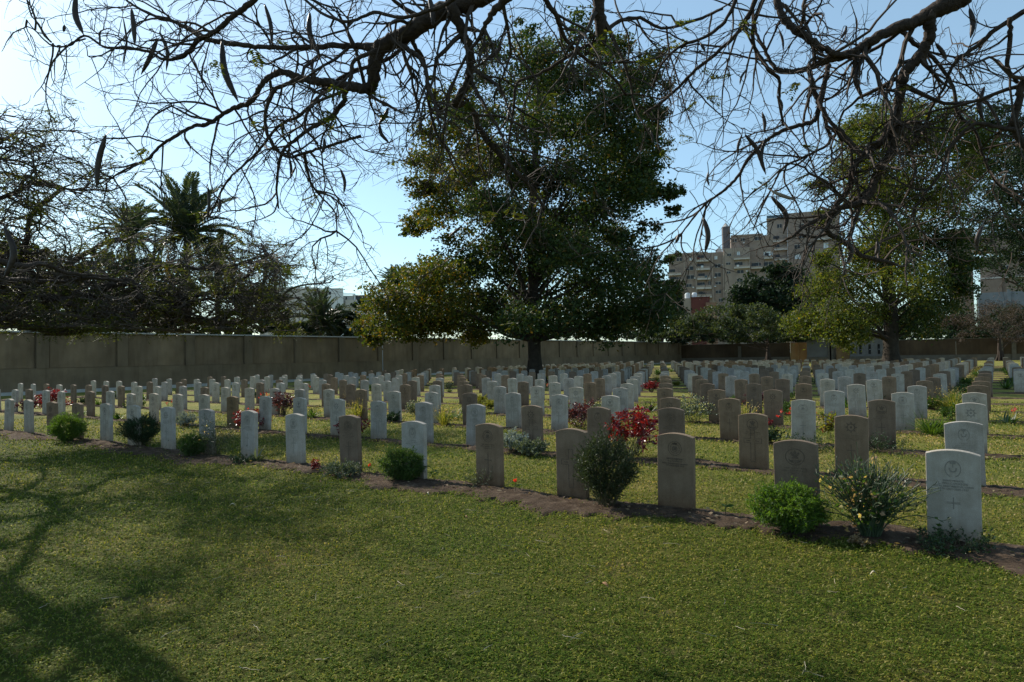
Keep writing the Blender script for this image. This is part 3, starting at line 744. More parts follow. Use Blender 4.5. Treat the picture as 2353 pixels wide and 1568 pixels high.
for a in (300, 470, 765): 
    b = MB(); th = np.linspace(0, 2*np.pi, 13)[:-1]
    c = np.array([fa.X(zx(a)), 4, fa.Z(zy(585 if a == 765 else 605))])
    v = [c+np.array([math.cos(t)*1.2, .35, math.sin(t)*1.2]) for t in th]+[c]
    b.add(v, None, [(i, (i+1) % 12, 12) for i in range(12)]+[((i+1) % 12, i, 12) for i in range(12)] if False else [(i, (i+1) % 12, 12) for i in range(12)])
    b.add([c+[-.06, .3, -2.2], c+[.06, .3, -2.2], c+[.06, .3, 0], c+[-.06, .3, 0]], [(0, 1, 2, 3)])
    tag(link('satellite_dish', b.mesh('satellite_dish', CONC), None), {300: 'satellite dish at the left corner of the brown apartment roof', 470: 'satellite dish in the middle of the brown apartment roof', 765: 'large satellite dish beside the dark tower on the brown roof'}[a], 'satellite dish').matrix_world = Matrix.Translation(fa.o.location)@fa.o.rotation_euler.to_matrix().to_4x4()
ft = Facade('apartment_tower', 'taller brown apartment tower behind the right branches, blue sheet on its roof edge', 275, 1960)
fbox(ft, 'wall', BRK2, 1350, 200, 1575, 0, 2, 16, -.1); fbox(ft, 'wall', BRK, 1580, 160, 2130, 0, 0, 20, -.1)
fbox(ft, 'roof_sheet', BLUEG, 1350, 160, 1600, 192, 1.5, 10)
fbox(ft, 'roof_slab', CONC, 1345, 193, 1600, 199, 1.2, 12)
for a, b, w, h in ((1465,270,50,45),(1940,335,60,60),(2000,755,80,45),(1700,300,60,45),(1700,420,60,45),(1960,640,60,50)): window(ft, a, b, w, h, None, 2 if a < 1575 else 0)
window(ft, 1650, 655, 60, 50, WINP); window(ft, 1830, 650, 45, 50, WINP); window(ft, 1960, 540, 50, 60, WINP); window(ft, 1800, 300, 55, 45); window(ft, 1800, 540, 55, 45); window(ft, 1650, 540, 55, 45)
for a, b, w, h in ((1380,560,190,25),(1380,680,190,25),(1380,460,190,25),(1880,700,180,25),(1880,480,170,25)): balcony(ft, a, b, w, h, 2 if a < 1575 else 0)
mt = Facade('minaret', 'dark octagonal tower rising behind the brown apartment roof', 270, 1822)
b = MB(); cx_ = mt.X(zx(855)); w_ = 1.08*mt.X(zx(905))-1.08*mt.X(zx(860))
tubes(b, np.array([[cx_, 3, 0], [cx_, 3, mt.Z(zy(560))], [cx_, 3, mt.Z(zy(300))]]), np.array([w_*.5, w_*.98, w_]), 8, True)
link('shaft', b.mesh('shaft', plain('dark_render', (.085, .08, .085), (.13, .12, .125), .6, .9, .3)), mt.o)
b = MB(); tubes(b, np.array([[cx_, 3, mt.Z(zy(299))], [cx_, 3, mt.Z(zy(255))]]), np.array([w_*.85, w_*.2]), 8, True); link('cap', b.mesh('cap', CONC), mt.o)
for a, b in ((475,900),(705,905),(455,1010),(800,760),(1060,850),(705,1010),(1350,800),(1040,500)):
    fbox(fa, 'air_conditioner', PALEW, a, b, a+20, b+13, (-.8 if 820 < a < 1100 else (1.2 if a > 1110 else 0))-.5 if b != 500 else 2.5, .45)
for a in (330, 560, 960, 1180):
    b = MB(); x_, z_ = fa.X(zx(a)), fa.Z(zy(612 if a < 800 else 420)); tubes(b, np.array([[x_, 5, z_-.5], [x_, 5, z_+1.2], [x_, 5, z_+2.6]]), np.array([.05, .05, .04]), 4, True)
    for dz in (1.7, 2.1, 2.5): b.box((x_-.7, 4.97, z_+dz), (x_+.7, 5.03, z_+dz+.05))
    link('aerial', b.mesh('aerial', CONC), fa.o)
for a, m_, bl in ((520, REDW, 660), (560, WINP, 760), (600, BLUEG, 880), (960, PALEW, 775)):
    fbox(fa, 'laundry', m_, a, bl+8, a+26, bl+32, -1.62 if a < 900 else -2.42, .05)
rb = Facade('red_building', 'low dark red building in front of the brown apartments', 200, 1755)
fbox(rb, 'wall', REDW, 430, 1150, 640, 0, 0, 8, -.1); fbox(rb, 'wall', BRK2, 320, 1150, 428, 0, .3, 8, -.1); fbox(rb, 'wall', plain('orange_block', (.19, .11, .075), (.25, .15, .10), 1, .9, .3), 595, 1212, 720, 0, -1, 6, -.1)
fbox(rb, 'parapet', REDW, 425, 1140, 645, 1149, -.2, 8.4)
for nm, a in (('left', 355), ('right', 437)):
    b = MB(); r_ = (rb.X(zx(a+62))-rb.X(zx(a)))/2; z0, z1 = rb.Z(zy(1149)), rb.Z(zy(1075))
    tubes(b, np.array([[0, 0, z0], [0, 0, z0+.1], [0, 0, z1-.5], [0, 0, z1-.1], [0, 0, z1]]), np.array([r_*.98, r_, r_, r_*.75, r_*.2]), 14, True)
    o = link('water_tank', b.mesh('water_tank', PALEW, False)); o.matrix_world = Matrix.Translation(rb.o.location)@rb.o.rotation_euler.to_matrix().to_4x4()@Matrix.Translation((rb.X(zx(a+31)), 3, 0))
    tag(o, 'white roof water tank, %s of the two before the brown apartments' % nm, 'water tank', 'white water tanks')
# white villa on the left
vx = lambda x: 700+x/7.84
vy = lambda y: 660+y/7.84
wb = Facade('white_building', 'white and pale stone building far off left of the big tree', 210, 840)
def vbox(name, m, a, b, c, d, front=0, depth=12, base=None, par=None): return wb.box(name, m, vx(a), vy(b), vx(c), vy(d), front, depth, base, par)
vbox('wall', PALEW, 895, 475, 1250, 0, 0, 14, -.1); vbox('wall', CONC, 500, 480, 893, 0, 2, 12, -.1); vbox('wall', CONC, 1252, 612, 1440, 0, 1, 12, -.1)
vbox('wall', PALEW, 1442, 705, 1900, 0, .5, 12, -.1); vbox('wall', CONC, 1290, 700, 1500, 840, -.1, .5)
vbox('terrace_screen', DARKW, 1442, 625, 1790, 700, 1, 8); vbox('roof_slab', PALEW, 1430, 600, 1800, 618, .6, 10)
vbox('beam', PALEW, 1252, 572, 1480, 590, 1, .6); vbox('post', PALEW, 1450, 591, 1485, 704, .9, .5)
for a, b, w, h in ((970,545,45,60),(1510,810,38,36),(1598,805,40,42),(1290,640,30,60)):
    o = vbox('window', DARKW, a, b, a+w, b+h, -.16, .1)
    vbox('frame', PALEW, a-5, b-6, a+w+5, b-1, -.24, .2, None, o)
pb = Facade('pale_building', 'long pale block on the skyline behind the bushy palm', 260, 740)
pb.box('wall', CONC, 655, 722, 790, 0, 0, 14, -.1); pb.box('parapet', PALEW, 650, 718, 795, 722, -.3, 14); 
for a in (690, 715, 765): 
    o = pb.box('window', DARKW, a, 735, a+8, 745, -.15, .1); pb.box('sill', PALEW, a-1, 745, a+9, 746, -.25, .2, None, o)
# right hand buildings
rx = lambda x: 2100+x/3.733
ry = lambda y: 480+y/3.733
rr = Facade('brick_building', 'brown brick building at the right edge with rooftop columns', 165, 2480)
def rbox(name, m, a, b, c, d, front=0, depth=12, base=None, par=None): return rr.box(name, m, rx(a), ry(b), rx(c), ry(d), front, depth, base, par)
BRKD = plain('brick_dull', (.19, .14, .115), (.26, .20, .165), .6, .95, .6, .05, 5, 9)
rbox('wall', BRKD, 1345, 610, 2100, 0, 0, 16, -.1); rbox('wall', BRKD, 1270, 380, 2100, 520, 4, 9)
rbox('wall', BRKD, 1345, 820, 1510, 0, -.8, 2, -.1)
for a in range(1285, 2080, 70): rbox('column', CONC, a, 521, a+12, 610, 3, 1)
rbox('ledge', CONC, 1340, 800, 2100, 812, -.5, .48)
for a, b, w, h in ((1615,865,48,40),(1650,700,50,30),(1520,700,50,30),(1780,865,48,40),(1780,700,50,30)):
    o = rbox('window', DARKW, a, b, a+w, b+h, -.12, .1); rbox('frame', CONC, a-3, b-4, a+w+3, b-1, -.2, .18, None, o); rbox('mullion', PALEW, a+w/2-1.5, b+1, a+w/2+1.5, b+h-1, -.17, .04, None, o)
r2 = Facade('narrow_block', 'narrow brown block seen between the right trees', 190, 2400)
r2.box('wall', BRKD, rx(1050), ry(350), rx(1240), 0, 0, 10, -.1); r2.box('parapet', CONC, rx(1045), ry(342), rx(1245), ry(350), -.2, 10.4)
r3 = Facade('white_compound_wall', 'whitewashed wall above the bare trees at the right edge', 140, 2500)
PALED = plain('dull_paint', (.17, .175, .18), (.25, .255, .26), .5, .9, .2)
r3.box('wall', PALED, rx(1335), ry(935), rx(2100), 0, 0, .6, -.1); r3.box('pier', PALED, rx(1560), ry(915), rx(1590), 0, -.3, 1.2, -.1); r3.box('pier', BRK, rx(1325), ry(925), rx(1333), 0, -.3, 1.2, -.1)
r4 = Facade('slender_post', 'slender pale post between the right trees', 150, 2388)
r4.box('shaft', CONC, rx(1072), ry(900), rx(1088), 0, 0, 1.0, -.1); r4.box('cap', REDW, rx(1070), ry(893), rx(1104), ry(930), -.1, .08)

# ------------------------------------------------------------------ leafy trees
def leafy(name, label, cat, trunk_xy, F, trunk_w, blobs, lmat, kleaf, lsize, bark=BARK, depth=.8, lmat2=None, y2=None, trunk_base_r=None, group=None, thin=(), aspect=.55, wander=.25, top=None, tight=.33):
    base = P(trunk_xy[0], 800, F); base[2] = 0
    o = thing(name, label, cat, tuple(base), 0, group)
    s = F/FOC; f1 = MB(); f2 = MB(); br = MB(); cs = []
    xs_ = [b[0] for b in blobs]; cxm = trunk_xy[0]; Rw = max(abs(min(xs_)-cxm), abs(max(xs_)-cxm))*s
    for (x, y, r) in blobs:
        rm = r*s; dx = abs(x-cxm)*s
        dmax = math.sqrt(max(Rw*Rw-dx*dx, 0))*depth
        n_ = 2 if r*s > 1.2 else 1
        for q in range(n_):
            df = rng.uniform(-1, 1)*dmax*.9
            c = P(x+rng.normal(0, r*.1), y+rng.normal(0, r*.1), F+df); kk = (F+df)/F
            c = CW((c@RIGHT)/kk, F+df, (c[2]-EYE)/kk+EYE) if False else c
            cs.append(c); den = .45 if (x, y, r) in thin else 1.
            nl = int(kleaf*rm*rm*den/n_*1.15)
            nc = max(5, int(nl/70)); cc = nrm(rng.normal(size=(nc, 3)))*(rm*rng.uniform(.25, 1.08, nc)**.7)[:, None]; cc[:, 2] *= .8
            j = rng.integers(0, nc, nl)
            p = c+cc[j]+rng.normal(0, rm*tight*.55, (nl, 3))*np.array([1, 1, .62])
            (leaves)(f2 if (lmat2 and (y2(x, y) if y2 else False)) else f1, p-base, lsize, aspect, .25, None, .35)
    H = (top or max(c[2] for c in cs)*.86)
    K = 14; zz = np.linspace(-.2, H, K); tr = np.zeros((K, 3)); tr[:, 2] = zz
    wob = np.cumsum(rng.normal(0, wander, (K, 2))*H/60, axis=0); tr[2:, :2] = wob[2:]-wob[1]
    r0 = trunk_w*s/2; rad = r0*(1-zz.clip(0)/H*.85)
    rad[0] = rad[0]*1.5; rad[1] *= 1.0
    trk = MB(); tubes(trk, resample(catmull(np.c_[tr, rad]), 40)[:, :3], resample(catmull(np.c_[tr, rad]), 40)[:, 3], 12)
    if trunk_w*s > .5:
        for a in np.linspace(0, 2*np.pi, 8)[:-1]:
            d = np.array([math.cos(a), math.sin(a), 0]); tubes(trk, np.array([d*r0*.55+[0, 0, 1.3], d*r0*.85+[0, 0, .5], d*r0*1.7+[0, 0, -.1]]), np.array([r0*.25, r0*.4, r0*.35]), 6)
    link('trunk', trk.mesh('trunk', bark, True), o)
    for c in cs:
        if len(cs) > 30 and rng.random() < .6: continue
        c = c-base; z0 = min(max(c[2]*rng.uniform(.35, .7), H*.12), H*.95)
        st = np.array([np.interp(z0, zz, tr[:, 0]), np.interp(z0, zz, tr[:, 1]), z0])
        mid = (st+c)/2+np.array([0, 0, .06*np.linalg.norm(c-st)])+rng.normal(0, .25, 3)
        p = resample(catmull([st, mid, c]), 9); p[1:-1] += rng.normal(0, .06, (7, 3))
        rr_ = np.interp(z0, zz, rad)*.30
        tubes(br, p, np.linspace(min(rr_, .16*H/12), .02, 9), 5)
        t1, r1 = p[None], np.linspace(rr_, .02, 9)[None]
        a, b, r_ = spawn(t1, r1, 5, .45, 1., .8, .4)
        q1, q2 = grow(a, b, rng.uniform(.5, 1.3, len(a))*H/14, np.clip(r_, .012, .05), 6, .3, 0); tubes(br, q1, q2, 3)
    link('branches', br.mesh('branches', bark), o)
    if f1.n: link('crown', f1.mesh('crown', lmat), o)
    if f2.n: link('crown', f2.mesh('crown', lmat2), o)['label'] = 'yellowing outer foliage'
    return o
BIG = [(850,760,40),(900,730,55),(880,690,45),(950,700,65),(960,765,42),(1020,735,60),(1040,670,70),(1090,765,42),(1120,710,65),(1180,745,50),(1200,670,75),(1290,735,55),(1340,670,70),(1390,750,48),(1440,710,60),(1500,735,50),(1530,705,40),(1480,655,55),(1420,610,60),(1340,590,70),(1250,580,70),(1150,590,70),(1060,610,60),(980,630,50),(915,655,40),(960,512,36),(1010,480,50),(1060,540,40),(1120,480,60),(1190,510,60),(1260,520,60),(1330,500,70),(1400,460,60),(1460,440,46),(1525,440,30),(1555,435,16),(1400,540,45),(1450,570,36),(1500,600,34),(1500,520,28),(1020,420,46),(1080,400,55),(1070,330,50),(1130,360,60),(1200,400,60),(1280,420,60),(1350,380,65),(1420,345,60),(1470,380,46),(1480,310,36),(1110,270,46),(1160,220,55),(1230,280,70),(1310,300,70),(1390,260,60),(1440,200,55),(1500,130,40),(1490,250,34),(1240,180,60),(1320,190,60),(1380,130,55),(1180,130,45),(1260,110,46),(1320,75,40),(1430,105,42),(1215,70,30),(1000,300,45),(1040,230,42),(1000,370,50),(960,430,32),(1090,170,42),(1475,180,42),(1500,330,36),(1120,115,32),(1500,280,34),(1060,280,50),(1530,210,26),(1545,490,20),(1470,420,50),(940,530,22),(1545,600,20),(1540,660,30)]
leafy('ficus_tree', 'huge dark evergreen tree with spreading skirt standing mid-field before the wall', 'tree', (1228, 850), 45, 33, BIG, FICUS, 1100, .23,
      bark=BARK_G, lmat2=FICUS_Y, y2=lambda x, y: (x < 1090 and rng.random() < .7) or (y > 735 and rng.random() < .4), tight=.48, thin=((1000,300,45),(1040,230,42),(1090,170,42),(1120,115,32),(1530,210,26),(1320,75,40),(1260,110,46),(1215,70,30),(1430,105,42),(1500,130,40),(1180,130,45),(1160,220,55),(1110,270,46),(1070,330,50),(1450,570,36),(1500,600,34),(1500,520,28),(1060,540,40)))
RT = [(1880,650,46),(1850,740,40),(1920,740,55),(1960,770,36),(1960,660,64),(2010,600,55),(2100,640,64),(2120,730,50),(2160,690,48),(2190,630,50),(2120,560,64),(2200,560,44),(2050,520,60),(1980,570,38),(2010,450,66),(2080,420,70),(2160,470,64),(1950,390,46),(2000,330,56),(2070,300,56),(2140,330,56),(2210,400,46),(1960,290,36),(2020,260,38),(2100,255,38),(2180,275,46),(2240,330,46),(1890,600,30),(1890,430,26),(2215,660,28),(1900,500,26),(2000,720,40)]
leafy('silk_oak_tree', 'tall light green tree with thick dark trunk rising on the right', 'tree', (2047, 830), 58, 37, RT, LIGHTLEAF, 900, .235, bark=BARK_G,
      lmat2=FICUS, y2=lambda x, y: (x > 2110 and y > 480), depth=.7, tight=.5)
RT2 = [(2230,300,45),(2290,270,45),(2340,300,50),(2260,370,50),(2330,380,50),(2290,440,45),(2350,460,45),(2250,500,45),(2310,520,45),(2380,380,60),(2380,520,50),(2340,560,30),(2400,300,50),(2270,560,24),(2290,600,34),(2345,585,40),(2240,610,30),(2380,640,40)]
leafy('feathery_tree', 'airy dark feathery tree at the right edge behind the branches', 'tree', (2400, 830), 70, 30, RT2, DARKLEAF, 380, .30, depth=.7, tight=.5)
leafy('conifer_tree', 'dense dark green tree in front of the brown apartments', 'tree', (1790, 800), 128, 16, [(1700,690,36),(1740,660,40),(1790,640,38),(1830,650,40),(1860,690,36),(1800,700,50),(1750,720,46),(1840,740,46),(1710,735,34),(1880,720,30),(1780,625,24)], DARKLEAF, 170, .62, depth=.6)
leafy('round_tree', 'dark rounded tree touching the right side of the big tree', 'tree', (1520, 800), 118, 14, [(1510,690,34),(1545,695,28),(1480,700,30),(1530,720,36),(1495,740,34),(1560,715,18)], DARKLEAF, 170, .62, depth=.6)
leafy('acacia_tree', 'grey-green flat-topped tree before the far wall, left of the lodge', 'tree', (1765, 820), 104, 12, [(1560,745,28),(1610,735,34),(1660,725,34),(1710,720,34),(1750,735,32),(1780,760,26),(1640,765,28),(1700,765,30),(1590,770,22),(1530,770,22),(1750,775,20),(1500,785,14)], GREYLEAF, 230, .45, depth=.6, tight=.4, top=4)
leafy('acacia_tree', 'grey-green spreading tree behind the light green crown', 'tree', (1915, 820), 104, 12, [(1830,735,32),(1880,715,36),(1930,700,32),(1820,770,22),(1870,760,30),(1970,720,28)], GREYLEAF, 230, .45, depth=.6, tight=.4, top=4)
leafy('bare_acacia_tree', 'purplish leafless flat-topped tree by the right edge, slanting trunk', 'tree', (2298, 825), 88, 12, [(2250,735,34),(2300,715,36),(2345,725,36),(2200,745,30),(2170,740,22),(2280,760,24),(2340,765,30),(2400,735,40),(2220,770,20)], SCRUB, 190, .5, depth=.6, aspect=.12, tight=.45, top=4.5)
# shrubs and trees behind the left wall
hz = [('bushy_tree', 'tall dark tree mass behind the far-left wall panels', 58, [(x, y, 40) for x in range(-20, 420, 48) for y in (690, 735)], DARKLEAF),
      ('hedge_bush', 'low dark hedge filling the gap over the left wall under the palms', 60, [(x, 752, 22) for x in range(330, 640, 22)], DARKLEAF),
      ('hedge_bush', 'low dark hedge over the wall left of the big tree', 74, [(x, 760, 20) for x in range(640, 860, 22)], DARKLEAF),
      ('hedge_bush', 'low dark hedge over the far wall right of the lodge', 122, [(x, 768, 20) for x in range(1960, 2380, 24)], DARKLEAF),
      ('hedge_bush', 'low dark hedge over the far wall left of the lodge', 122, [(x, 775, 20) for x in range(1560, 1930, 24)], DARKLEAF),
      ('hedge_bush', 'low dark hedge over the far end of the long wall behind the big trunk', 126, [(x, 768, 18) for x in range(1180, 1560, 24)], DARKLEAF),('bushy_tree', 'broad dark tree rising behind the left palms', 72, [(160,640,50),(230,610,46),(300,630,50),(370,640,46),(440,660,44),(520,650,44),(580,680,38)], DARKLEAF),
      ('bushy_tree', 'dark tree behind the limbs at the far left edge', 66, [(-20,600,55),(40,580,50),(90,620,50),(10,660,50),(120,660,46)], DARKLEAF),
      ('bushy_tree', 'dark bushes behind the big tree, left of its trunk', 95, [(1000,735,40),(1080,740,40),(1160,740,38),(920,750,34)], DARKLEAF),
      ('bushy_tree', 'dark bushes behind the big tree, right of its trunk', 110, [(1280,745,34),(1350,740,36),(1430,745,34),(1480,760,28)], DARKLEAF),
      ('bushy_tree', 'dark tree line behind the far wall near the slim post', 128, [(2060,740,40),(2120,725,44),(2190,735,40),(1990,745,36),(1930,755,34)], DARKLEAF),
      ('bushy_tree', 'dark tree line behind the far wall under the white compound wall', 128, [(2250,745,34),(2310,740,36),(2370,735,40),(2440,730,44)], DARKLEAF),
      ('bushy_tree', 'dark low trees behind the grey-green flat-topped tree', 128, [(1560,765,28),(1620,760,30),(1690,760,30),(1760,755,34),(1830,755,34)], DARKLEAF),('bushy_tree', 'dark bush above the wall at the left edge', 60, [(10,730,40),(60,745,30),(-20,690,40)], DARKLEAF),
      ('bushy_tree', 'dark green tree mass behind the flat-topped left tree', 62, [(120,720,46),(180,740,36),(90,690,40),(220,735,40)], DARKLEAF),
      ('bushy_tree', 'dark tree directly below the large palm', 62, [(300,720,46),(350,735,36),(270,690,40),(390,720,40)], DARKLEAF),
      ('hedge_bush', 'bright green bush above the wall between palms', 56, [(470,740,26),(510,735,28),(550,745,26),(440,750,20)], LIGHTLEAF),
      ('bushy_tree', 'dark green bush right of the bright hedge bush', 60, [(590,730,34),(620,700,34),(640,745,26),(575,700,28)], DARKLEAF),
      ('hedge_bush', 'olive shrub left of the bushy fan palm', 62, [(650,720,24),(670,745,24),(632,755,18)], LIGHTLEAF),
      ('bushy_tree', 'dark green shrubs under the big tree left side', 75, [(800,735,30),(830,725,30),(780,755,24),(850,745,30),(770,742,22)], DARKLEAF)]
for nm, lb_, F_, bl, mm in hz:
    leafy(nm, lb_, 'tree' if 'tree' in nm else 'bush', (bl[0][0], 800), F_, 8, bl, mm, 300, .43, depth=.8, top=3.2)

# ------------------------------------------------------------------ palms
def frond_me(name, L, arch, nl, w, lmat):
    mb = MB(); K = 14; u = np.linspace(0, 1, K)
    th = -arch*u**1.4; dx = np.cos(th); dz = np.sin(th)
    pts = np.c_[np.r_[0, np.cumsum(dx[:-1])]/(K-1)*L, np.zeros(K), np.r_[0, np.cumsum(dz[:-1])]/(K-1)*L]
    v0 = MB()
    tubes(mb, pts, np.linspace(.035, .006, K)*L/4, 4)
    uu = np.linspace(.10, 1, nl)
    for side in (-1, 1):
        p = np.stack([np.interp(uu, u, pts[:, j]) for j in range(3)], 1)
        t = np.stack([np.interp(uu, u, np.gradient(pts[:, j])) for j in range(3)], 1); t = nrm(t)
        ll = w*np.sin(np.pi*(uu*.82+.16))**.6*rng.uniform(.85, 1.15, nl)
        d = nrm(t*.75+np.array([0, side, 0])*.75+np.array([0, 0, .28])+rng.normal(0, .08, (nl, 3)))
        s = nrm(np.cross(d, [0, 0, 1.]))
        hw = .045*L/4*np.ones(nl)
        tip = p+d*ll[:, None]; tip[:, 2] -= .12*ll; mid = p+d*(ll*.5)[:, None]
        v = np.stack([p, mid+s*hw[:, None], tip, mid-s*hw[:, None]], 1); mb.add(v.reshape(-1, 3), np.arange(nl*4).reshape(-1, 4))
    return mb.mesh(name, lmat)
FROND = [frond_me('frond', 4, a, 62, .75, PALM) for a in (.7, 1.15, 1.7)]
FRONDD = frond_me('frond', 4, 2.2, 30, .5, PALM_DRY)
def palm(name, label, x, y, F, Rd, n, lean=0, fan=False, low=-.6):
    """x, y: the crown's centre as seen from the camera, Rd: its radius"""
    c = P(x, y, F); r = Rd*F/FOC
    o = thing(name, label, 'palm tree', (c[0], c[1], 0)); H = c[2]
    K = 24; z = np.linspace(-.2, H, K); tr = np.c_[np.sin(z/H*2)*lean, z*0, z]
    rad = (.26-.06*z/H)*(1+.10*(np.arange(K) % 2)); rad[-4:] *= 1.25
    b = MB(); tubes(b, tr, rad, 10, True); link('trunk', b.mesh('trunk', PALMTR), o)
    for i in range(n):
        f = i/n; el = 1.45*(1-f)**1.0+low*f+rng.normal(0, .08); az = i*2.39996+rng.normal(0, .15)
        dry = f > .93
        me = FRONDD if dry else FROND[0 if f < .35 else (1 if f < .7 else 2)]
        q = link('frond', me, o, (tr[-1, 0], 0, H)); q.rotation_euler = (0, -el, az); q.rotation_mode = 'XYZ'
        s_ = r/4*rng.uniform(.9, 1.12); q.scale = (s_,)*3
        if dry: q['label'] = 'dry brown hanging frond'
    return o
palm('date_palm', 'tall date palm with broad dark crown above the left trees', 430, 540, 56, 140, 60)
palm('date_palm', 'date palm partly hidden left of the tallest palm crown', 300, 545, 66, 95, 44)
palm('date_palm', 'drooping lower palm crown right below the tallest palm', 500, 600, 60, 75, 36, low=-1.0)
palm('date_palm', 'small distant palm above the bare branches, left of the white building', 632, 632, 115, 42, 36, low=-.9)
palm('date_palm', 'bushy low palm in front of the pale buildings', 735, 745, 72, 85, 52, low=-.5)
palm('date_palm', 'second bushy low palm close right of the first', 775, 755, 76, 60, 40, low=-.5)
palm('date_palm', 'palm half hidden behind the left side of the big tree', 915, 665, 82, 66, 44, low=-.7)

